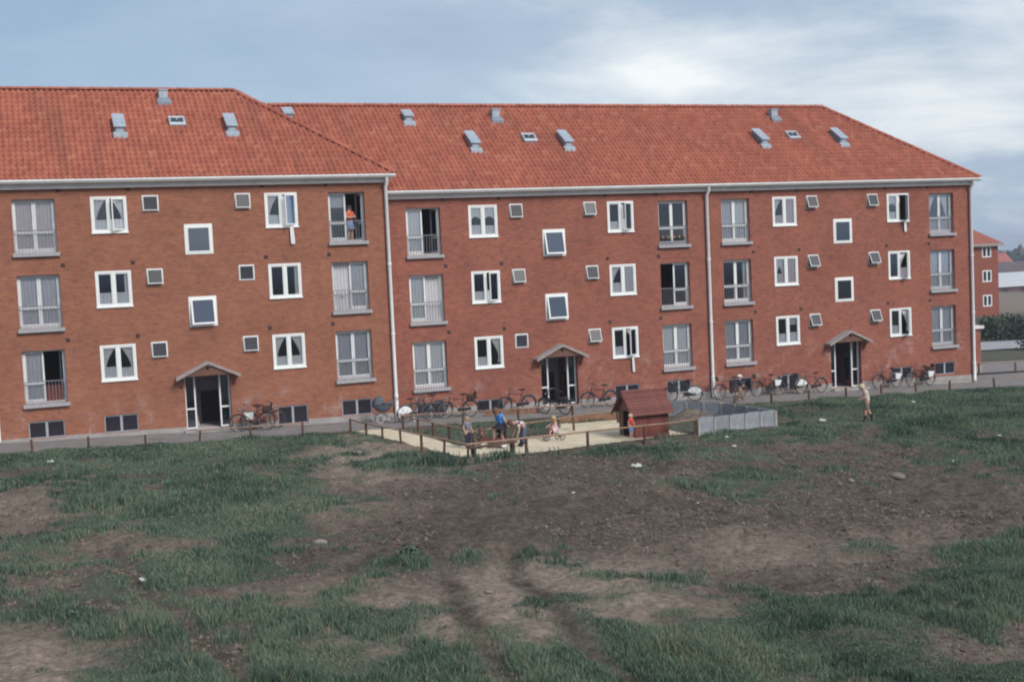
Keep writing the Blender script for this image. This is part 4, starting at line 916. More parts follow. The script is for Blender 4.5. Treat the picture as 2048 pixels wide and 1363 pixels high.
for s in (-1, 1):
    mb = MB(); mb.hexa([(hx0 - .225, ym, hz + hr - .1), (hx0 - .2, ym, hz + hr - .1), (hx0 - .2, ym + s * hw_, hz + hr - drop - .09), (hx0 - .225, ym + s * hw_, hz + hr - drop - .09)], [(hx0 - .225, ym, hz + hr + .02), (hx0 - .2, ym, hz + hr + .02), (hx0 - .2, ym + s * hw_, hz + hr - drop + .03), (hx0 - .225, ym + s * hw_, hz + hr - drop + .03)]); mb.build('bargeboard', M['darkwood'], ph)

# sandpit edge boards, bicycle rack, bench
def board_thing(name, label, cat, pts, h, th, m, legs=0):
    e0 = empty(name, (pts[0][0], pts[0][1], G1(pts[0][0]))); tag(e0, label, cat)
    for (a, b) in zip(pts[:-1], pts[1:]):
        d = Vector((b[0] - a[0], b[1] - a[1], 0)).normalized(); w = Vector((-d.y, d.x, 0)) * th / 2; mb = MB()
        za, zb = G1(a[0]), G1(b[0])
        mb.hexa([(a[0] - w.x, a[1] - w.y, za - .05), (b[0] - w.x, b[1] - w.y, zb - .05), (b[0] + w.x, b[1] + w.y, zb - .05), (a[0] + w.x, a[1] + w.y, za - .05)], [(a[0] - w.x, a[1] - w.y, za + h), (b[0] - w.x, b[1] - w.y, zb + h), (b[0] + w.x, b[1] + w.y, zb + h), (a[0] + w.x, a[1] + w.y, za + h)]); mb.build('board', M[m], e0)
    return e0
board_thing('sandpit', 'orange brown boards edging the sandpit left of the playhouse', 'sandpit', [(12.55, -4.7), (15.2, -4.62), (15.35, -6.5)], .24, .05, 'plank')
rk = empty('bicycle_rack', (11.0, -1.05, G1(11))); tag(rk, 'long low orange brown timber bicycle rack beside the middle door', 'bicycle rack')
for z0, z1 in ((.02, .13), (.17, .27)):
    mb = MB(); mb.hexa([(10.9, -1.05, G1(10.9) + z0), (13.3, -1.05, G1(13.3) + z0), (13.3, -1.0, G1(13.3) + z0), (10.9, -1.0, G1(10.9) + z0)], [(10.9, -1.05, G1(10.9) + z1), (13.3, -1.05, G1(13.3) + z1), (13.3, -1.0, G1(13.3) + z1), (10.9, -1.0, G1(10.9) + z1)]); mb.build('board', M['plank'], rk)
for x in (11.0, 12.1, 13.2):
    mb = MB(); mb.box(x - .03, x + .03, -.998, -.93, G1(x) - .1, G1(x) + .3); mb.build('post', M['woodpost'], rk)
bn = empty('bench', (6.9, -12.05, G1(6.9))); tag(bn, 'low dark timber bench just inside the near corner of the sand', 'bench')
mb = MB(); mb.hexa([(6.35, -12.05, G1(7) + .34), (8.1, -11.62, G1(7) + .34), (8.05, -11.38, G1(7) + .34), (6.3, -11.8, G1(7) + .34)], [(6.35, -12.05, G1(7) + .39), (8.1, -11.62, G1(7) + .39), (8.05, -11.38, G1(7) + .39), (6.3, -11.8, G1(7) + .39)]); mb.build('seat', M['woodpost'], bn)
for x, y in ((6.5, -11.95), (6.46, -11.8), (7.95, -11.6), (7.92, -11.45)):
    mb = MB(); mb.box(x - .035, x + .035, y - .035, y + .035, G1(7) - .08, G1(7) + .339); mb.build('leg', M['woodpost'], bn)

# ------------------------------------------------------------------ bicycles
def bicycle(fm, opts=()):
    """rides along +x, wheels on z=0"""
    b = empty('bicycle', (0, 0, 0), local=True); r = .33; xr, xf = -.53, .55
    for x in (xr, xf):
        t = MB(); t.torus((x, 0, r), (0, 1, 0), r - .02, .021, 26, 6); w = t.build('wheel', M['tyre'], b, (x, 0, r))
        q = MB(); q.torus((x, 0, r), (0, 1, 0), r - .045, .012, 26, 5); q.build('rim', M['chrome'], w, (x, 0, r))
        s = MB(); s.tube([(x, -.04, r), (x, .04, r)], .022, 8)
        for k in range(14):
            a = 6.283 * k / 14; s.tube([(x, .025 * (-1) ** k, r), (x + math.cos(a) * (r - .05), 0, r + math.sin(a) * (r - .05))], .0032, 3, cap=False)
        s.build('spokes', M['chrome'], w, (x, 0, r))
        g_ = MB(); a0, a1 = (R(15), R(190)) if x < 0 else (R(20), R(170)); g_.torus((x, 0, r), (0, -1, 0), r + .022, .022, 16, 5, a0=a0, a1=a1); g_.build('mudguard', M[fm], b, (x, 0, r))
    f = MB(); bb = (-.08, 0, .30); st = (-.24, 0, .78); hd = (.33, 0, .86); hb = (.37, 0, .70)
    f.tube([bb, st], .017, 7); f.tube([(st[0] + .01, 0, .72), (hd[0], 0, .82)], .016, 7); f.tube([bb, hb], .018, 7); f.tube([hd, hb], .021, 7)
    for y in (-.055, .055): f.tube([bb, (xr, y, r)], .012, 6); f.tube([(st[0] + .02, 0, .70), (xr, y, r)], .011, 6); f.tube([(hb[0], y * .6, .69), (.45, y, .50), (xf, y, r)], .012, 6)
    f.build('frame', M[fm], b, (0, 0, 0))
    s = MB(); s.tube([(-.24, 0, .78), (-.265, 0, .90)], .013, 6); s.ball((-.30, 0, .94), .13, .09, .04, 10, 6); s.tube([(-.26, 0, .93), (-.08, 0, .935)], [.05, .02], 6); s.build('saddle', M['leather'], b, (-.27, 0, .9))
    h = MB(); h.tube([(.33, 0, .84), (.30, 0, .99)], .014, 6); h.tube([(.12, -.27, 1.0), (.27, -.22, 1.05), (.32, 0, 1.0), (.27, .22, 1.05), (.12, .27, 1.0)], .013, 6); h.build('handlebar', M['chrome'], b, (.3, 0, 1))
    c = MB(); c.hexa([(-.57, -.075, .27), (0, -.075, .22), (0, -.06, .22), (-.57, -.06, .27)], [(-.57, -.075, .37), (0, -.075, .39), (0, -.06, .39), (-.57, -.06, .37)]); c.build('chain_guard', M[fm], b, (-.2, -.07, .3))
    p = MB(); p.tube([(-.08, -.095, .30), (-.08, .095, .30)], .012, 5); p.torus((-.08, -.05, .30), (0, 1, 0), .075, .008, 14, 4); p.tube([(-.08, -.09, .30), (.04, -.09, .19)], .01, 5); p.tube([(-.08, .09, .30), (-.2, .09, .41)], .01, 5); p.box(.0, .08, -.18, -.09, .175, .2); p.box(-.24, -.16, .09, .18, .4, .425); p.build('crank', M['chrome'], b, (-.08, 0, .3))
    k = MB(); k.box(-.82, -.30, -.06, -.048, .70, .715); k.box(-.82, -.30, .048, .06, .70, .715)
    for x in (-.8, -.6, -.42): k.box(x, x + .015, -.047, .047, .702, .713)
    k.tube([(-.72, -.055, .7), (xr, -.06, r)], .006, 4); k.tube([(-.72, .055, .7), (xr, .06, r)], .006, 4); k.build('rear_rack', M['chrome'], b, (-.55, 0, .7))
    l = MB(); l.ball((.47, 0, .83), .055, .05, .05, 8, 6); l.tube([(.36, 0, .83), (.45, 0, .83)], .01, 5); l.build('lamp', M['chrome'], b, (.45, 0, .83))
    d = MB(); d.tube([(-.14, -.03, .30), (-.18, -.16, .0)], .011, 5); d.build('stand', M['chrome'], b, (-.15, -.1, .15))
    if 'bag' in opts:
        for s_ in (-1, 1):
            q = MB(); yb = s_ * .085; q.hexa([(-.66, yb - .035, .44), (-.42, yb - .035, .41), (-.42, yb + .035, .41), (-.66, yb + .035, .44)], [(-.74, yb - .06, .66), (-.38, yb - .06, .70), (-.38, yb + .06, .70), (-.74, yb + .06, .66)]); q.ball((-.62, yb, .56), .11, .065, .11, 8, 5); q.build('pannier', M['canvas_w'], b, (-.55, s_ * .1, .5))
    if 'skirt' in opts:
        for s_ in (-1, 1):
            q = MB(); q.grid(lambda u, v: (xr + (.05 + .29 * v) * math.cos(R(20 + 140 * u)), s_ * (.05 - .02 * v), r + (.05 + .29 * v) * math.sin(R(20 + 140 * u))), 12, 3); q.build('skirt_guard', M['canvas_w'], b, (xr, s_ * .05, r))
    if 'seat' in opts:
        q = MB(); q.box(-.75, -.40, -.14, .14, .72, .76); q.box(-.77, -.74, -.14, .14, .74, 1.02); q.box(-.75, -.42, -.15, -.13, .76, .9); q.box(-.75, -.42, .13, .15, .76, .9); q.build('child_seat', M['leather'], b, (-.58, 0, .85))
    if 'basket' in opts:
        q = MB(); q.hexa([(.42, -.13, .82), (.64, -.13, .82), (.64, .13, .82), (.42, .13, .82)], [(.38, -.17, 1.04), (.68, -.17, 1.04), (.68, .17, 1.04), (.38, .17, 1.04)]); q.build('basket', M['woodrail'], b, (.53, 0, .93))
    return b
BK = [  # x, y, heading, frame, extras, label
 (1.45, -1.05, 180, 'maroon', ('seat',), 'dark bicycle nearest the fence left of the basement window by the first door'),
 (1.95, -.55, 0, 'black', ('bag',), 'bicycle with white pannier closest to the wall by the first door'),
 (7.85, -1.35, 12, 'black', ('skirt',), 'bicycle with big white rear wheel guard beside the first downpipe'),
 (8.55, -.55, 184, 'bluegrey', (), 'blue grey bicycle against the wall under the sill right of the first downpipe'),
 (9.75, -.95, 178, 'black', ('seat',), 'tall black bicycle left of the basement window before the middle door'),
 (12.55, -.35, 180, 'black', ('bag0',), 'dark bicycle behind the timber rack left of the middle door'),
 (13.6, -1.9, 118, 'black', (), 'bicycle turned end on beside the timber rack near the middle door'),
 (16.35, -.35, 180, 'black', (), 'black bicycle standing right of the middle door, facing left'),
 (20.5, -.25, 140, 'bluegrey', ('skirt',), 'bicycle turned half away behind the concrete pen'),
 (22.95, -.2, 180, 'maroon', ('basket',), 'dark bicycle with front basket beside the capped child'),
 (25.05, .1, 182, 'black', ('basket', 'bag'), 'bicycle with basket and white pannier right of the capped child'),
 (26.25, .0, 172, 'black', ('skirt',), 'bicycle with white wheel guard under the basement window before the last door'),
 (27.35, -.1, 180, 'maroon', (), 'maroon bicycle just left of the last door'),
 (31.75, .05, 180, 'black', ('bag',), 'bicycle with white pannier just right of the last door'),
 (33.75, .1, 180, 'black', ('seat', 'bag'), 'rightmost bicycle with white pannier and child seat, near the building corner'),
]
protos = {}
for x, y, a, fm, ex, lab in BK:
    key = (fm, ex)
    if key in protos: b = copy_tree(protos[key])
    else: b = bicycle(fm, ex); protos[key] = b
    b.location = (x, y, G1(x) + .014); b.rotation_euler = (R(random.uniform(-3, 3)), 0, R(a)); tag(b, lab, 'bicycle', 'bicycles parked along the facade')

# ------------------------------------------------------------------ pram
pr = empty('pram', (6.62, -.95, G1(6.6) + .012), R(6), local=True); tag(pr, 'grey blue pram with raised hood and pale wheels by the downpipe', 'pram')
mb = MB(); mb.grid(lambda u, v: (-.02 + (.40 + .06 * v) * math.cos(6.283 * u) * (.35 + .65 * v ** .5), (.20) * math.sin(6.283 * u) * (.3 + .7 * v ** .5), .42 + .30 * v + .05 * v * math.cos(6.283 * u) ** 2), 20, 6); mb.add([(-.16, 0, .42)], []); mb.build('carriage', M['pram'], pr, (0, 0, .5))
mb = MB(); mb.grid(lambda u, v: (-.14 - .30 * math.cos(R(-12 + 120 * u)) * (.85 + .15 * math.sin(math.pi * v)), .215 * math.cos(math.pi * v), .70 + .36 * math.sin(R(-12 + 120 * u)) * (.25 + .75 * math.sin(math.pi * v) ** .55)), 8, 14)
mb.build('hood', M['pram'], pr, (-.2, 0, .85))
mb = MB(); mb.grid(lambda u, v: (.02 + .40 * u, .19 * (2 * v - 1), .745 + .05 * math.sin(math.pi * v)), 6, 6); mb.build('apron', M['pram'], pr, (.2, 0, .75))
for x in (-.24, .25):
    for y in (-.24, .24):
        t = MB(); t.torus((x, y, .17), (0, 1, 0), .15, .02, 18, 6); w = t.build('wheel', M['tyrewhite'], pr, (x, y, .17))
        s = MB(); s.tube([(x, y - .02, .17), (x, y + .02, .17)], .03, 8)
        for k in range(10): s.tube([(x, y, .17), (x + .14 * math.cos(k * .628), y, .17 + .14 * math.sin(k * .628))], .004, 3, cap=False)
        s.build('spokes', M['chrome'], w, (x, y, .17))
mb = MB()
for y in (-.2, .2): mb.tube([(-.24, y, .17), (-.1, y, .33), (.12, y, .33), (.25, y, .17)], .012, 5); mb.tube([(-.28, y, .40), (-.1, y, .33)], .01, 5)
mb.tube([(-.24, -.24, .17), (-.24, .24, .17)], .01, 5); mb.tube([(.25, -.24, .17), (.25, .24, .17)], .01, 5); mb.build('chassis', M['chrome'], pr, (0, 0, .25))
mb = MB(); mb.tube([(.28, -.19, .55), (.52, -.19, .86), (.58, -.19, .90)], .011, 6); mb.tube([(.28, .19, .55), (.52, .19, .86), (.58, .19, .90)], .011, 6); mb.tube([(.58, -.2, .90), (.58, .2, .90)], .018, 7); mb.build('handle', M['chrome'], pr, (.5, 0, .8))

# ------------------------------------------------------------------ people
SKIN = mat('skin', (.50, .30, .22), .6, .06, 6)
def skin_obj(name, joints, edges, mt, parent, levels=1):
    names = list(joints); idx = {n: i for i, n in enumerate(names)}
    me = bpy.data.meshes.new(name); me.from_pydata([joints[n][0] for n in names], [(idx[a], idx[b]) for a, b in edges], []); me.materials.append(mt); me.update()
    o = link(name, me, parent, (0, 0, 0)); o.modifiers.new('Skin', 'SKIN').use_smooth_shade = True
    sv = me.skin_vertices[0].data
    for n in names:
        r = joints[n][1]; sv[idx[n]].radius = r if isinstance(r, tuple) else (r, r); sv[idx[n]].use_root = (n == names[0])
    s = o.modifiers.new('Subdivision', 'SUBSURF'); s.levels = levels; s.render_levels = levels; return o
STAND = dict(pelvis=(0, 0, .52), belly=(0, 0, .61), chest=(0, 0, .73), neck=(0, 0, .825), head=(0, -.012, .89), top=(0, -.01, .945),
             shl=(.115, 0, .785), ell=(.155, .012, .64), wrl=(.165, -.03, .50), shr=(-.115, 0, .785), elr=(-.155, .012, .64), wrr=(-.165, -.03, .50),
             hil=(.055, 0, .49), knl=(.06, -.012, .275), anl=(.06, .012, .05), tol=(.065, -.075, .02), hir=(-.055, 0, .49), knr=(-.06, -.012, .275), anr=(-.06, .012, .05), tor=(-.065, -.075, .02))
RAD = dict(pelvis=.075, belly=.068, chest=.08, neck=.034, head=.066, top=.045, shl=.042, ell=.029, wrl=.021, shr=.042, elr=.029, wrr=.021, hil=.058, knl=.04, anl=.026, tol=.022, hir=.058, knr=.04, anr=.026, tor=.022)
EDGES = [('pelvis', 'belly'), ('belly', 'chest'), ('chest', 'neck'), ('neck', 'head'), ('head', 'top'), ('chest', 'shl'), ('shl', 'ell'), ('ell', 'wrl'), ('chest', 'shr'), ('shr', 'elr'), ('elr', 'wrr'), ('pelvis', 'hil'), ('hil', 'knl'), ('knl', 'anl'), ('anl', 'tol'), ('pelvis', 'hir'), ('hir', 'knr'), ('knr', 'anr'), ('anr', 'tor')]
def person(label, loc, rz, Ht, pose, wear, hair=(.12, .07, .04), hair_long=0.0, kid=1.0):
    """faces -y in its own frame; wear: list of (part name, colour, kind)"""
    p = empty('person', loc, R(rz), local=True); tag(p, label, 'person')
    J = dict(STAND); J.update({k: v for k, v in pose.items() if k != 'face'}); J = {k: (Vector(v) * Ht) for k, v in J.items()}; hs = kid
    rad = {k: v * Ht for k, v in RAD.items()}; rad['head'] *= hs; rad['top'] *= hs
    skin_obj('body', {k: (tuple(J[k]), rad[k]) for k in ['pelvis'] + [x for x in J if x != 'pelvis']}, EDGES, SKIN, p)
    hd = J['head']; up = (J['top'] - J['neck']).normalized(); rr = rad['head'] * 1.12
    ch = J['chest'] - J['belly']; fw = pose.get('face'); fwd = Vector(fw) if fw else Vector((0, -1, 0)); fwd = (fwd - up * fwd.dot(up)).normalized(); side = up.cross(fwd)
    Mh = Matrix((( side.x, -fwd.x, up.x, hd.x), (side.y, -fwd.y, up.y, hd.y), (side.z, -fwd.z, up.z, hd.z), (0, 0, 0, 1)))
    hm = mat('hair', hair, .8, .25, 20); hb = MB(); hb.ball((0, rr * .16, rr * .28), rr * 1.06, rr * 1.08, rr * 1.12, 14, 8, 0, 0, .56, M=Mh)
    if hair_long: hb.ball((0, rr * .55, -rr * .35), rr * .95, rr * .55, rr * hair_long, 12, 8, M=Mh)
    hb.build('hair', hm, p, (0, 0, 0))
    for s in (-1, 1):
        e = MB(); e.ball((s * rr * .36, -rr * .86, rr * .05), rr * .10, rr * .07, rr * .08, 6, 4, M=Mh); e.build('eye', M['black'], p, (0, 0, 0))
        e = MB(); e.ball((s * rr * .97, rr * .05, 0), rr * .12, rr * .2, rr * .28, 6, 4, M=Mh); e.build('ear', SKIN, p, (0, 0, 0))
    e = MB(); e.add([(-rr * .14, -rr * .88, -rr * .25), (rr * .14, -rr * .88, -rr * .25), (0, -rr * 1.22, -rr * .2), (0, -rr * .92, rr * .12)], [(0, 1, 2), (0, 2, 3), (2, 1, 3)], M=Mh); e.build('nose', SKIN, p, (0, 0, 0))
    e = MB(); e.box(-rr * .26, rr * .26, -rr * .93, -rr * .8, -rr * .50, -rr * .44, M=Mh); e.build('mouth', M['maroon'], p, (0, 0, 0))
    for a, b in (('ell', 'wrl'), ('elr', 'wrr')):
        d = (J[b] - J[a]).normalized(); o = d.orthogonal().normalized(); w = d.cross(o); q = J[b]; s = Ht * .013; h = MB(); h.tube([q - d * s, q + d * s * 3], [s * 1.25, s * 1.45], 7)
        for k in range(4): 
            b0 = q + d * s * 2.6 + w * s * (.95 * (k - 1.5) * .62); ln = s * (2.4, 2.9, 2.7, 2.1)[k]; h.tube([b0, b0 + d * ln * .55 + o * s * .15, b0 + d * ln + o * s * .7], [s * .42, s * .38, s * .28], 5)
        b0 = q + d * s * .9 + w * s * 1.1; h.tube([b0, b0 + d * s * 1.1 + w * s * .9, b0 + d * s * 2.0 + w * s * 1.0 + o * s * .5], [s * .45, s * .4, s * .3], 5)
        h.build('hand', SKIN, p, (0, 0, 0))
    L2 = lambda a, b, t: J[a].lerp(J[b], t)
    for nm, colr, kind in wear:
        mt = mat(nm + '_cloth', colr, .9, .15, 12) if not isinstance(colr, bpy.types.Material) else colr
        G_ = 1.0
        def T(pts, extra): return {k: (tuple(v), r * Ht + extra * Ht) for k, (v, r) in pts.items()}
        if kind in ('shirt', 'shirt_long', 'vest'):
            t = {'short': .62}.get(kind, .62 if kind == 'shirt' else 1.55); pts = dict(belly=(J['pelvis'].lerp(J['belly'], -.35), .082), mid=(J['belly'], .079), chest=(J['chest'], .082), nk=(L2('chest', 'neck', .62), .05), shl=(J['shl'], .048), shr=(J['shr'], .048)); ed = [('belly', 'mid'), ('mid', 'chest'), ('chest', 'nk'), ('chest', 'shl'), ('chest', 'shr')]
            if kind != 'vest':
                for s in 'lr':
                    pts['a' + s] = (L2('sh' + s, 'el' + s, min(1, t)), .042 if t < 1 else .037); ed.append(('sh' + s, 'a' + s))
                    if t > 1: pts['b' + s] = (L2('el' + s, 'wr' + s, .85), .030); ed.append(('a' + s, 'b' + s))
            skin_obj(nm, T(pts, .006), ed, mt, p)
        elif kind in ('shorts', 'trousers'):
            pts = dict(w=(J['pelvis'].lerp(J['belly'], .5), .074), pelvis=(J['pelvis'], .080), hil=(J['hil'], .066), hir=(J['hir'], .066)); ed = [('w', 'pelvis'), ('pelvis', 'hil'), ('pelvis', 'hir')]
            for s in 'lr':
                if kind == 'shorts': pts['k' + s] = (L2('hi' + s, 'kn' + s, .92), .056); ed.append(('hi' + s, 'k' + s))
                else:
                    pts['k' + s] = (J['kn' + s], .050); pts['f' + s] = (L2('kn' + s, 'an' + s, .9), .040); ed += [('hi' + s, 'k' + s), ('k' + s, 'f' + s)]
            skin_obj(nm, T(pts, .006), ed, mt, p)
        elif kind in ('skirt', 'dress'):
            top = J['belly'] if kind == 'skirt' else L2('chest', 'neck', .35); hem = (J['knl'] + J['knr']) / 2; hem = J['pelvis'].lerp(hem, .75); mb = MB(); kr = .105 * Ht + (J['knl'] - J['knr']).length * .42
            mid = J['pelvis']
            def fn(u, v):
                a = 6.283 * u; c = top.lerp(mid, v * 2) if v < .5 else mid.lerp(hem, v * 2 - 1); r_ = (.072 * Ht if kind == 'skirt' else .085 * Ht) * (1 - v) + kr * v + .008 * Ht * math.sin(a * 7) * v
                ax = (hem - mid).normalized() if v >= .5 else (mid - top).normalized(); s_ = Vector((1, 0, 0)); s_ = (s_ - ax * s_.dot(ax)).normalized(); f_ = ax.cross(s_)
                return tuple(c + s_ * math.cos(a) * r_ + f_ * math.sin(a) * r_ * .8)
            mb.grid(fn, 22, 8); mb.build(nm, mt, p, (0, 0, 0))
        elif kind in ('shoes', 'boots'):
            for s in 'lr':
                t = L2('kn' + s, 'an' + s, .35 if kind == 'boots' else .93); pts = {'a': (J['an' + s], .034), 'b': (J['to' + s], .028), 'c': (t, .042 if kind == 'boots' else .03)}; skin_obj(nm[:-1], T(pts, .004), [('a', 'b'), ('a', 'c')], mt, p)
        elif kind == 'cap':
            mb = MB(); mb.ball((0, rr * .1, rr * .40), rr * 1.12, rr * 1.15, rr * 1.0, 14, 6, 0, 0, .5, M=Mh)
            mb.add([(-rr * .7, -rr * .85, rr * .40), (rr * .7, -rr * .85, rr * .40), (rr * .5, -rr * 1.6, rr * .30), (-rr * .5, -rr * 1.6, rr * .30), (-rr * .7, -rr * .85, rr * .47), (rr * .7, -rr * .85, rr * .47), (rr * .5, -rr * 1.6, rr * .35), (-rr * .5, -rr * 1.6, rr * .35)], [(0, 3, 2, 1), (4, 5, 6, 7), (0, 1, 5, 4), (1, 2, 6, 5), (2, 3, 7, 6), (3, 0, 4, 7)], M=Mh); mb.build(nm, mt, p, (0, 0, 0))
    return p
def plaid():
    m = bpy.data.materials.new('plaid_shirt'); m.use_nodes = True; n = m.node_tree.nodes; l = m.node_tree.links; b = n['Principled BSDF']; b.inputs['Roughness'].default_value = .9
    t = n.new('ShaderNodeTexCoord'); c = n.new('ShaderNodeTexChecker'); c.inputs['Scale'].default_value = 9; c.inputs['Color1'].default_value = (.70, .66, .66, 1); c.inputs['Color2'].default_value = (.16, .04, .045, 1); l.new(t.outputs['Object'], c.inputs['Vector']); l.new(c.outputs[0], b.inputs['Base Color']); return m
BLOND = (.40, .29, .16); BROWN = (.13, .07, .045)
gz = lambda x: G1(x) + .025
# standing boy at the sand, seen from behind the rail
person('small boy in grey shirt and dark trousers standing at the sand, leftmost of the children', (7.05, -9.75, gz(7.05)), 25, 1.08, {'wrl': (.14, -.06, .52), 'wrr': (-.14, -.05, .51)}, [('shirt', (.15, .18, .24), 'shirt'), ('trousers', (.030, .028, .055), 'trousers'), ('shoes', (.04, .03, .03), 'shoes')], (.34, .24, .13), kid=1.12)
# child in blue leaning back with one foot up
person('child in bright blue shirt and dark skirt with one bare leg raised', (8.15, -9.9, gz(8.15)), -72, 1.40,
       {'pelvis': (0, .06, .50), 'belly': (0, .045, .585), 'chest': (0, -.01, .70), 'neck': (0, -.055, .79), 'head': (0, -.105, .845), 'top': (0, -.125, .90), 'face': (0, -.8, -.6), 'shl': (.11, -.02, .755), 'shr': (-.11, -.02, .755),
        'ell': (.15, .06, .62), 'wrl': (.14, .11, .48), 'elr': (-.14, .07, .62), 'wrr': (-.13, .12, .47), 'hil': (.055, .05, .48), 'hir': (-.055, .05, .48), 'knr': (-.06, -.13, .42), 'anr': (-.06, -.15, .20), 'tor': (-.06, -.23, .17), 'knl': (.06, -.0, .27), 'anl': (.06, .04, .05), 'tol': (.065, -.05, .02)},
       [('shirt', (.075, .26, .62), 'shirt'), ('skirt', (.022, .018, .030), 'skirt'), ('shoes', (.25, .23, .2), 'shoes')], BROWN, 1.0, 1.08)
ct = empty('go_cart', (7.85, -10.0, gz(7.85)), R(-14), local=True); tag(ct, 'low brown wooden go-cart with pale wheels under the child in blue', 'cart')
mb = MB(); mb.box(-.48, .48, -.18, .18, .15, .19); mb.box(-.48, -.45, -.18, .18, .191, .34); mb.build('deck', M['woodpost'], ct, (0, 0, .2))
for sy in (-1, 1): mb = MB(); mb.box(-.449, .30, sy * .18 - .012, sy * .18 + .012, .191, .32); mb.build('side_board', M['darkwood'], ct, (0, sy * .18, .25))
for x in (-.34, .34):
    mb = MB(); mb.tube([(x, -.25, .13), (x, .25, .13)], .012, 6); mb.build('axle', M['chrome'], ct, (x, 0, .13))
    for y in (-.235, .235): mb = MB(); mb.torus((x, y, .13), (0, 1, 0), .105, .025, 18, 6); w = mb.build('wheel', M['tyrewhite'], ct, (x, y, .13)); mb = MB(); mb.tube([(x, y - .012, .13), (x, y + .012, .13)], .085, 12); mb.build('hub', M['canvas_w'], w, (x, y, .13))
mb = MB(); mb.tube([(.40, 0, .17), (.62, 0, .40), (.66, 0, .52)], .012, 5); mb.tube([(.66, -.1, .52), (.66, .1, .52)], .014, 6); mb.build('handle', M['woodpost'], ct, (.55, 0, .35))
# child bending over in a checked shirt
person('child in red and white checked shirt and blue trousers bending over', (8.8, -10.15, gz(8.8)), -82, 1.36,
       {'pelvis': (0, .08, .50), 'belly': (0, .02, .565), 'chest': (0, -.10, .60), 'neck': (0, -.19, .60), 'head': (0, -.25, .60), 'top': (0, -.30, .59), 'face': (0, -.3, -1), 'shl': (.11, -.13, .58), 'shr': (-.11, -.13, .58), 'ell': (.13, -.12, .43), 'wrl': (.11, -.16, .30), 'elr': (-.13, -.12, .43), 'wrr': (-.11, -.16, .30),
        'hil': (.055, .08, .47), 'hir': (-.055, .08, .47), 'knl': (.06, .03, .27), 'knr': (-.06, .06, .27)}, [('shirt', plaid(), 'shirt'), ('trousers', (.09, .11, .16), 'trousers'), ('shoes', (.05, .03, .03), 'shoes')], BROWN, 0, 1.08)
CROUCH = {'pelvis': (0, .10, .17), 'belly': (0, .07, .26), 'chest': (0, .0, .37), 'neck': (0, -.05, .455), 'head': (0, -.085, .52), 'top': (0, -.10, .575), 'shl': (.115, -.01, .425), 'shr': (-.115, -.01, .425), 'ell': (.14, -.12, .31), 'wrl': (.07, -.21, .21), 'elr': (-.14, -.12, .31), 'wrr': (-.07, -.21, .21),
          'hil': (.06, .09, .16), 'hir': (-.06, .09, .16), 'knl': (.085, -.10, .29), 'anl': (.075, .02, .06), 'tol': (.08, -.07, .02), 'knr': (-.085, -.10, .29), 'anr': (-.075, .02, .06), 'tor': (-.08, -.07, .02), 'face': (0, -.9, -.4)}
person('crouching child in brown beside the standing boy', (7.62, -9.6, gz(7.62)), -60, 1.05, CROUCH, [('shirt', (.13, .065, .05), 'shirt_long'), ('trousers', (.10, .07, .06), 'trousers'), ('shoes', (.4, .38, .34), 'shoes')], BROWN, 0, 1.12)
person('crouching child in dark red between the child in blue and the bending child', (8.35, -9.45, gz(8.35)), 60, 1.0, CROUCH, [('jumper', (.15, .05, .045), 'shirt_long'), ('trousers', (.05, .04, .05), 'trousers'), ('shoes', (.05, .04, .04), 'shoes')], BROWN, 0, 1.12)
# girl on the tricycle
SIT = {'pelvis': (0, .05, .36), 'belly': (0, .055, .45), 'chest': (0, .03, .57), 'neck': (0, .0, .665), 'head': (0, -.02, .735), 'top': (0, -.03, .79), 'shl': (.105, .02, .625), 'shr': (-.105, .02, .625), 'ell': (.13, -.08, .52), 'wrl': (.12, -.20, .48), 'elr': (-.13, -.08, .52), 'wrr': (-.12, -.20, .48),
       'hil': (.055, .03, .35), 'hir': (-.055, .03, .35), 'knl': (.075, -.19, .36), 'anl': (.085, -.26, .16), 'tol': (.085, -.34, .15), 'knr': (-.075, -.19, .31), 'anr': (-.085, -.30, .11), 'tor': (-.085, -.38, .11), 'face': (0, -.9, -.3)}
tx, ty, ta = 10.35, -9.35, -82
person('small blond girl in a pink dress riding a tricycle', (tx, ty, gz(tx)), ta, 1.02, SIT, [('dress', (.62, .44, .50), 'dress'), ('shoes', (.45, .3, .25), 'shoes')], (.42, .30, .16), .9, 1.14)
tr = empty('tricycle', (tx, ty, gz(tx) + .002), R(ta), local=True); tag(tr, 'small dark tricycle under the girl in the pink dress', 'tricycle')
for nm, c, r_ in (('front_wheel', (0, -.32, .15), .15), ('rear_wheel', (.17, .22, .11), .11), ('rear_wheel', (-.17, .22, .11), .11)):
    t = MB(); t.torus(c, (1, 0, 0), r_ - .014, .014, 20, 6); w = t.build(nm, M['tyre'], tr, c); s = MB(); s.tube([(c[0] - .02, c[1], c[2]), (c[0] + .02, c[1], c[2])], .018, 6)
    for k in range(8): s.tube([c, (c[0], c[1] + (r_ - .02) * math.cos(k * .785), c[2] + (r_ - .02) * math.sin(k * .785))], .004, 3, cap=False)
    s.build('spokes', M['chrome'], w, c)
mb = MB(); mb.tube([(0, -.26, .36), (0, .0, .24), (0, .22, .13)], .014, 6); mb.tube([(-.17, .22, .11), (.17, .22, .11)], .01, 5)
for s in (-1, 1): mb.tube([(0, -.25, .38), (s * .04, -.28, .31), (s * .04, -.32, .15)], .01, 5)
mb.build('frame', M['maroon'], tr, (0, 0, .2)); mb = MB(); mb.tube([(0, -.25, .36), (0, -.23, .46)], .01, 5); mb.tube([(-.15, -.2, .47), (0, -.24, .46), (.15, -.2, .47)], .01, 5); mb.build('handlebar', M['chrome'], tr, (0, -.2, .45))
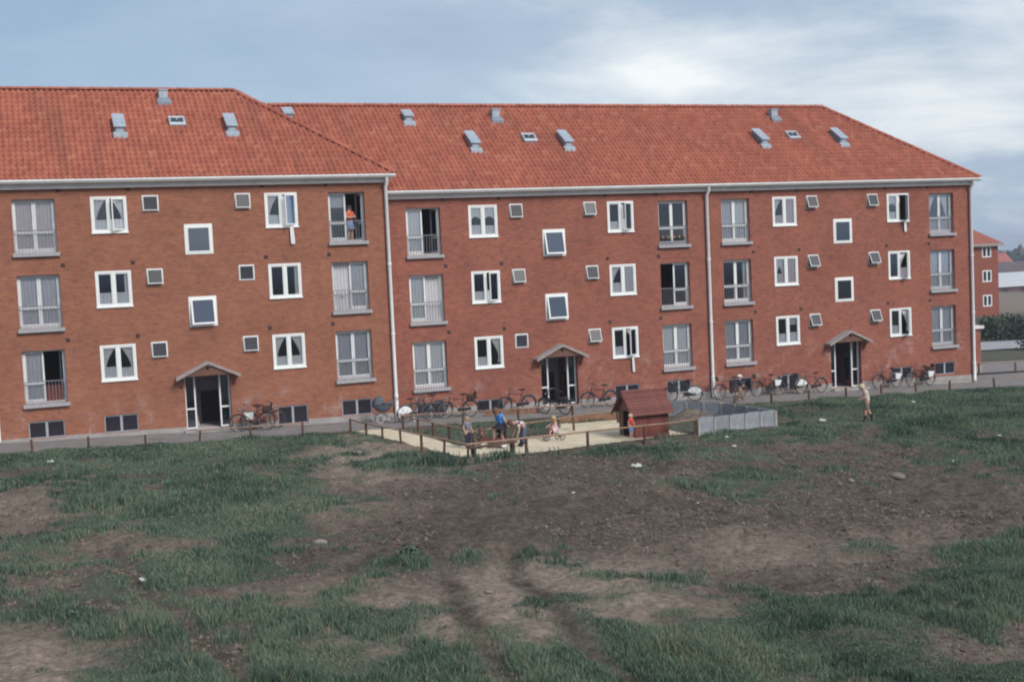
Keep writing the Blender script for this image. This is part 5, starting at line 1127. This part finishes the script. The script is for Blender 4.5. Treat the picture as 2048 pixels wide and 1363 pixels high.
mb = MB(); mb.ball((0, .05, .30), .09, .11, .03, 10, 5); mb.tube([(0, .05, .22), (0, .05, .29)], .012, 5); mb.build('saddle', M['leather'], tr, (0, .05, .29)); mb = MB(); mb.box(-.12, -.05, -.35, -.29, .11, .125); mb.box(.05, .12, -.35, -.29, .16, .175); mb.tube([(-.05, -.32, .12), (.05, -.32, .17)], .007, 4); mb.build('pedal', M['black'], tr, (0, -.32, .15))
# toddler by the playhouse
person('toddler in red top and blue shorts in the playhouse doorway', (12.78, -10.38, gz(12.8)), 30, .88, {'ell': (.15, -.03, .65), 'wrl': (.12, -.09, .56)}, [('top', (.52, .045, .035), 'shirt'), ('shorts', (.13, .24, .58), 'shorts'), ('shoes', (.5, .45, .4), 'shoes')], (.48, .38, .26), 0, 1.2)
# capped child by the bicycles
person('child in white cap, navy jacket and khaki trousers walking past the bicycles', (22.6, -1.55, gz(22.6)), 55, 1.18, {'knl': (.06, -.07, .285), 'anl': (.06, -.09, .06), 'tol': (.065, -.17, .03), 'knr': (-.06, .0, .27), 'anr': (-.06, .13, .09), 'tor': (-.065, .07, .02), 'wrl': (.13, -.13, .58), 'ell': (.16, -.02, .64), 'wrr': (-.13, -.13, .58), 'elr': (-.16, -.02, .64)},
       [('jacket', (.018, .022, .060), 'shirt_long'), ('trousers', (.27, .17, .10), 'trousers'), ('cap', (.70, .68, .68), 'cap'), ('shoes', (.2, .12, .08), 'shoes')], BROWN, 0, 1.1)
# boy walking on the right
person('blond boy in cream shirt, khaki shorts and dark boots walking over the grass', (22.75, -10.2, float(H(22.75, -10.2)) + .0), -118, 1.47,
       {'pelvis': (0, .01, .52), 'belly': (0, .0, .61), 'chest': (0, -.03, .73), 'neck': (0, -.065, .82), 'head': (0, -.11, .87), 'top': (0, -.135, .92), 'face': (0, -.75, -.65), 'shl': (.11, -.035, .785), 'shr': (-.11, -.035, .785), 'ell': (.14, -.05, .65), 'wrl': (.12, -.17, .60), 'elr': (-.14, -.05, .65), 'wrr': (-.12, -.16, .59),
        'knl': (.055, -.05, .28), 'anl': (.055, -.055, .05), 'tol': (.06, -.14, .02), 'knr': (-.055, .04, .28), 'anr': (-.055, .16, .09), 'tor': (-.06, .10, .03)},
       [('shirt', (.66, .60, .54), 'shirt'), ('shorts', (.19, .15, .125), 'shorts'), ('boots', (.045, .026, .028), 'boots')], (.50, .42, .29), 0, 1.05)
# woman and child at the french windows
person('woman in orange blouse and blue skirt with folded arms at the top floor window', (6.02, .48, 6.17 + .06), 28, 1.50, {'ell': (.16, -.06, .655), 'wrl': (-.03, -.12, .65), 'elr': (-.16, -.06, .655), 'wrr': (.03, -.13, .67)}, [('blouse', (.60, .115, .06), 'shirt'), ('skirt', (.17, .24, .38), 'skirt'), ('shoes', (.3, .2, .15), 'shoes')], (.05, .03, .025), .9, 1.0)
person('small child in blue top and white shorts behind the first floor railing', (5.60, .38, 3.50), 20, .98, {'wrl': (.13, -.11, .58), 'wrr': (-.13, -.11, .58)}, [('top', (.10, .18, .48), 'shirt'), ('shorts', (.72, .72, .70), 'shorts'), ('shoes', (.2, .12, .1), 'shoes')], BLOND, 0, 1.15)

# ------------------------------------------------------------------ small things
def hanging(label, x, Y, zt, zb, w):
    mb = MB(); mb.grid(lambda u, v: (x + (u - .5) * w * (1 - .35 * abs(v - .7)) + .03 * v, Y - .075 - .02 * math.sin(u * 9 + v * 3) - .01, zt - v * (zt - zb)), 8, 10)
    mb.grid(lambda u, v: (x + (u - .5) * w, Y - .07 + .04 * v, zt + .012 * v), 4, 2); tag(mb.build('hanging_cloth', M['canvas_w']), label, 'cloth', 'white cloths hung from windows')
hanging('white cloth hanging below the top right casement of the left block', 3.56, 0, 6.93, 6.24, .17)
hanging('long white cloth hanging below the ground floor casement right of the middle door', 18.45, .52, .86, .08, .13); hanging('white cloth hanging below the top casement near the right corner', 33.33, .52, 6.24, 5.74, .17)
# yellow curtain, flowers, red bedding
yc = [c for c in bB.children if c.name.startswith('french_window')]
fb = empty('flower_box', (20.75, .40, 5.72)); tag(fb, 'row of orange and yellow flowers on the top floor railing right of the middle stair', 'flowers')
mb = MB(); mb.box(20.14, 21.36, .50, .56, 5.62, 5.72); mb.build('trough', M['rail'], fb)
for i in range(9):
    x = 20.2 + i * .135 + random.uniform(-.03, .03); mb = MB(); z = 5.72
    for k in range(7): a = random.random() * 6.283; q = Vector((x + .06 * math.cos(a), .53 + .03 * math.sin(a), z + random.uniform(.06, .2))); mb.tube([(x, .53, z), tuple(q)], [.006, .012], 4)
    mb.build('leaves', M['blade'], fb)
    if i % 2 == 0: mb = MB(); mb.ball((x + .02, .52, z + .2), .05, .045, .05, 7, 5); mb.build('bloom', M['yellow'] if i % 4 else mat('orange_petals', (.55, .16, .05), .8), fb)
mb = MB(); mb.grid(lambda u, v: (-5.78 + .62 * u, .33 + .02 * math.sin(u * 14), .78 + .62 * v), 12, 2); tag(mb.build('bedding', mat('red_bedding', (.15, .045, .035), .9)), 'reddish brown cloth behind the lower left french window railing', 'cloth')
def stone(label, x, y, s, sx=1.5, name='stone'):
    mb = MB(); mb.ball((0, 0, 0), s * sx, s, s * .7, 9, 6); mb.v = [(a * random.uniform(.85, 1.12), b * random.uniform(.85, 1.12), c * random.uniform(.85, 1.12)) for a, b, c in mb.v]
    o = link(name, mb.mesh(name, M['stone']), None, (x, y, float(H(x, y)) + s * .25)); o.rotation_euler = (0, 0, random.random() * 3); mb.sm = []; tag(o, label, 'stone', 'stones on the field')
stone('largest stone lying on bare soil right of centre', 15.29, -21.27, .16); stone('smaller stone left of the largest stone on bare soil', 13.9, -21.1, .09); stone('pale flat stone on soil left of centre', -.74, -22.06, .10, 1.7); 
stone('stone beside the wheel track near the bottom centre', .9, -28.2, .06); stone('brown stone by the outer fence left of the sand', 3.4, -9.2, .13, 1.6)
def paper(label, x, y, s, rz=0):
    s *= .6
    mb = MB(); ph_ = random.random() * 9; mb.grid(lambda u, v: ((u - .5) * s * 1.4, (v - .5) * s, .03 + .35 * s * abs(math.sin(u * 5 + v * 3 + ph_)) * (.4 + v)), 5, 4, 0, False); o = link('paper_scrap', mb.mesh('paper_scrap', M['paper']), None, (x, y, float(H(x, y)) + .015)); o.rotation_euler = (0, 0, rz); tag(o, label, 'litter', 'paper scraps on the field')
paper('crumpled white paper on the lawn left of the walking boy', 21.44, -9.23, .34, .4); paper('flat white paper on soil below the playhouse', 10.26, -15.73, .36, .2); paper('small pale paper on the grass near the left fence', -5.9, -7.3, .24, .6)
paper('pale crumpled paper in the grass at the lower left', -4.6, -23.5, .20, 1.0); paper('bluish white paper on red soil at the lower left edge', -5.93, -26.0, .17, 2); paper('white paper below the concrete pen', 15.56, -12.1, .22, .8); paper('white scrap on the grass below the concrete pen, nearer the camera', 14.3, -14.6, .18, .3)
paper('white scrap right of the largest stone', 18.9, -19.3, .18, .5); paper('small white scrap on bare soil in the middle', 6.3, -19.9, .11, .1); paper('tiny white scrap on soil right of the middle', 8.7, -22.0, .10, .9); paper('white scrap by the right lawn', 23.5, -16.2, .17, .3); paper('white scrap on the grass right of the walking boy', 27.5, -7.0, .2, .3)

# ------------------------------------------------------------------ background
fb_ = empty('apartment_building', (92, 64, G1(92))); tag(fb_, 'distant red brick apartment block beyond the right corner', 'building', 'red brick apartment blocks')
x0, x1, Yd = 76.0, 97.3, 63.6; zt = 4.75; hl = []; zg = G1(97)
for n in range(3):
    for xa in (95.0, 90.5, 86): hl.append((xa, xa + 1.28, 3.2 - n * 2.78 , 4.5 - n * 2.78))
mb = MB(); wall_holes(mb, x0, x1, zg - 3, zt, Yd, hl, .12); mb.quad((x1, Yd, zg - 3), (x1, Yd + 10, zg - 3), (x1, Yd + 10, zt), (x1, Yd, zt)); mb.quad((x0, Yd + 10, zg - 3), (x0, Yd, zg - 3), (x0, Yd, zt), (x0, Yd + 10, zt)); mb.quad((x1, Yd + 10, zg - 3), (x0, Yd + 10, zg - 3), (x0, Yd + 10, zt), (x1, Yd + 10, zt)); mb.build('wall', M['brickF'], fb_)
for h in hl:
    w = MB(); frame(w, *h, Yd - .03, Yd + .06, .12); c = (h[0] + h[1]) / 2; w.box(c - .08, c + .08, Yd - .03, Yd + .06, h[2] + .12, h[3] - .12); q = w.build('window', M['white'], fb_); k = MB(); k.box(h[0] + .1, h[1] - .1, Yd + .07, Yd + .08, h[2] + .1, h[3] - .1); k.build('pane', M['basement'], q)
mb = MB(); mb.add([(x0, Yd - .4, zt), (x1 + .4, Yd - .4, zt), (x1 + .4, Yd + 10.4, zt), (x0, Yd + 10.4, zt), (x0, Yd + 5, zt + 4.0), (x1 - 5, Yd + 5, zt + 4.0)], [(0, 1, 5, 4), (1, 2, 5), (2, 3, 4, 5), (3, 0, 4), (3, 2, 1, 0)]); mb.build('roof', mat('far_tiles', (.27, .085, .058), .85), fb_)
mb = MB(); mb.box(x0, x1 + .45, Yd - .5, Yd - .01, zt - .3, zt - .01); mb.build('gutter', M['barge'], fb_)
an = empty('brick_shed', (40.2, 5.5, G1(40))); tag(an, 'low brick annex just behind the right end of the long block', 'shed')
mb = MB(); zb = G1(40) - .4; mb.box(37.6, 41.5, 4.6, 9.4, zb, zb + 2.75); mb.build('wall', M['brickB'], an); mb = MB(); mb.box(37.5, 41.62, 4.45, 9.5, zb + 2.751, zb + 2.9); mb.build('roof', M['fascia'], an); mb = MB(); mb.box(37.55, 41.53, 4.56, 4.598, zb, zb + .75); mb.build('plinth', M['plinth'], an)
def leafy(name, label, x, y, w, h, n, col, group=None, cat='shrub', depth=None, ls=1.0, z=None):
    z = G1(x) if z is None else z; e0 = empty(name, (x, y, z)); tag(e0, label, cat, group); tr_ = MB(); tr_.tube([(x, y, z - .1), (x + .03, y, z + h * .5), (x - .02, y, z + h * .8)], [.025 * w + .004, .018 * w, .008], 6)
    for k in range(5): a = k * 1.3; tr_.tube([(x, y, z + h * .25), (x + w * .35 * math.cos(a), y + w * .35 * math.sin(a), z + h * .7)], [.012 * w, .005], 5)
    tr_.build('stem', M['woodpost'], e0); d = depth or w; c = RNG.normal(0, .27, (n, 3)) * np.array([w, d, 0]) + np.array([x, y, z]); c[:, 2] += h * np.clip(RNG.beta(1.3, 1.5, n) * (1.1 - .25 * np.abs(c[:, 0] - x) / w), 0, 1.1); c[:, 2] = np.maximum(c[:, 2], z + .05); s = RNG.uniform(.10, .24, n) * ls; r1 = RNG.normal(0, 1, (n, 3)); r2 = RNG.normal(0, 1, (n, 3)); r1 /= np.linalg.norm(r1, axis=1)[:, None]; r2 /= np.linalg.norm(r2, axis=1)[:, None]
    V = np.stack([c, c + r1 * s[:, None], c + (r1 + r2) * s[:, None] * .8, c + r2 * s[:, None]], 1).reshape(-1, 3) - np.array((x, y, z)); F = np.arange(n * 4).reshape(-1, 4); link('crown', mesh_np('crown', V, F, col, smooth=False), e0, (x, y, z))
LG = mat('leaf_dark', (.035, .055, .035), .8, .3, 2); LW = mat('weed_leaf', (.085, .135, .095), .8, .3, 6); LB = mat('leaf_brown', (.075, .055, .04), .85, .3, 2)
hx = 52.0; i = 0
names_ = ['first', 'second', 'third', 'fourth', 'fifth', 'sixth', 'seventh', 'eighth']
for i in range(8):
    xx = 62.2 + i * 1.75; leafy('shrub', f'{names_[i]} dark green shrub from the block end in the distant hedge row', xx, 26.4 + random.uniform(-.3, .3), 1.8, random.uniform(1.5, 2.2), 700, LG, 'shrubs in the hedge row')
leafy('shrub', 'loose brownish bush in front of the distant block', 57.8, 22.5 + 4.5, 2.2, 2.9, 420, LB); leafy('shrub', 'small dark shrub on the verge beside the side path', 56.6, 17.2, .8, 1.5, 160, LG); 
for wx_, wy_, ww_, wl_ in ((.48, -24.77, .42, 'dark green weed clump standing alone on bare soil left of the dug ridge'),):
    leafy('weed', wl_, wx_, wy_, ww_, .26, 260, LW, None, 'weed', None, .35, float(H(wx_, wy_)) - .03)
# far barn, houses, church and wood
def far_house(name, label, x, y, w, d, hw, hr_, wm, rm, dzz=0):
    z = G1(x) - 1 - dzz; o = empty(name, (x, y, z)); tag(o, label, 'building'); mb = MB(); mb.box(x - w / 2, x + w / 2, y - d / 2, y + d / 2, z, z + 1 + hw); mb.build('wall', wm, o)
    mb = MB(); zz = z + 1 + hw + .01; mb.add([(x - w / 2 - .5, y - d / 2 - .5, zz), (x + w / 2 + .5, y - d / 2 - .5, zz), (x + w / 2 + .5, y + d / 2 + .5, zz), (x - w / 2 - .5, y + d / 2 + .5, zz), (x - w / 2 - .5, y, zz + hr_), (x + w / 2 + .5, y, zz + hr_)], [(0, 1, 5, 4), (1, 2, 5), (2, 3, 4, 5), (3, 0, 4), (3, 2, 1, 0)]); mb.build('roof', rm, o)
    for k in range(int(w / 5)):
        mb = MB(); xx = x - w / 2 + 2.5 + k * 5; mb.box(xx - .6, xx + .6, y - d / 2 - .06, y - d / 2 - .01, z + 1.9, z + 3.1); mb.build('window', M['basement'], o)
PR = mat('pale_roof', (.44, .46, .48), .7, .06, .3); DB = mat('dark_brick', (.14, .06, .055), .9, .2, .5); FR_ = mat('far_red_roof', (.30, .10, .08), .9, .2, .5); FD = mat('far_dark_roof', (.10, .075, .08), .9, .2, .5)
far_house('barn', 'long far barn with pale roof beyond the field', 205, 176, 60, 12, 2.6, 3.0, DB, PR, 1.4)
far_house('farm_house', 'far house with dark roof behind the pale roofed barn', 250, 218, 40, 10, 4.0, 3.0, DB, FD); far_house('farm_house', 'far red roofed house left of the church', 262, 246, 12, 9, 5.5, 4, DB, FR_)
ch = empty('church', (404, 382, G1(404))); tag(ch, 'far church tower with pointed roof on the wooded skyline', 'church'); z = G1(404); mb = MB(); mb.box(401.5, 406.5, 379.5, 384.5, z - 2, -3.6); mb.build('tower', DB, ch); mb = MB(); mb.add([(401, 379, -3.6), (407, 379, -3.6), (407, 385, -3.6), (401, 385, -3.6), (404, 382, 3.0)], [(0, 1, 4), (1, 2, 4), (2, 3, 4), (3, 0, 4), (3, 2, 1, 0)]); mb.build('spire', FD, ch)
mb = MB(); mb.box(385, 400.4, 379.5, 384.5, z - 2, -8); mb.add([(385, 379, -8), (401, 379, -8), (401, 385, -8), (385, 385, -8), (385, 382, -5), (401, 382, -5)], [(0, 1, 5, 4), (1, 2, 5), (2, 3, 4, 5), (3, 0, 4)]); mb.build('nave', FD, ch)
nw = 26000; t = RNG.random(nw); cx = 330 + 330 * t + RNG.normal(0, 9, nw); cy = 430 - 190 * t + RNG.normal(0, 14, nw); top = 11.8 + 2.5 * fbm(cx, cy, 22, 6, 3) * 2 - 2.2; hz_ = g(cx) + top * np.sqrt(RNG.random(nw)); c = np.stack([cx, cy, hz_], 1); s = RNG.uniform(.9, 1.9, nw); r1 = RNG.normal(0, 1, (nw, 3)); r2 = RNG.normal(0, 1, (nw, 3)); r1 /= np.linalg.norm(r1, axis=1)[:, None]; r2 /= np.linalg.norm(r2, axis=1)[:, None]
V = np.stack([c, c + r1 * s[:, None], c + (r1 + r2) * s[:, None] * .7, c + r2 * s[:, None]], 1).reshape(-1, 3); o = link('wood', mesh_np('wood', V, np.arange(nw * 4).reshape(-1, 4), LG, smooth=False)); tag(o, 'dark bluish wood along the far skyline on the right', 'trees', kind='stuff')
# the air
hzb = MB(); hzb.box(-3700, 3700, -3700, 3700, -78, 15); hz_o = hzb.build('haze', bpy.data.materials.new('haze_air')); hm = hz_o.data.materials[0]; hm.use_nodes = True; hn = hm.node_tree.nodes; hn.clear(); oo = hn.new('ShaderNodeOutputMaterial'); pv = hn.new('ShaderNodeVolumePrincipled'); pv.inputs['Color'].default_value = (.72, .80, .95, 1); pv.inputs['Density'].default_value = .0005; hm.node_tree.links.new(pv.outputs[0], oo.inputs['Volume']); tag(hz_o, 'thin blue air haze over the whole place', 'haze', kind='stuff')
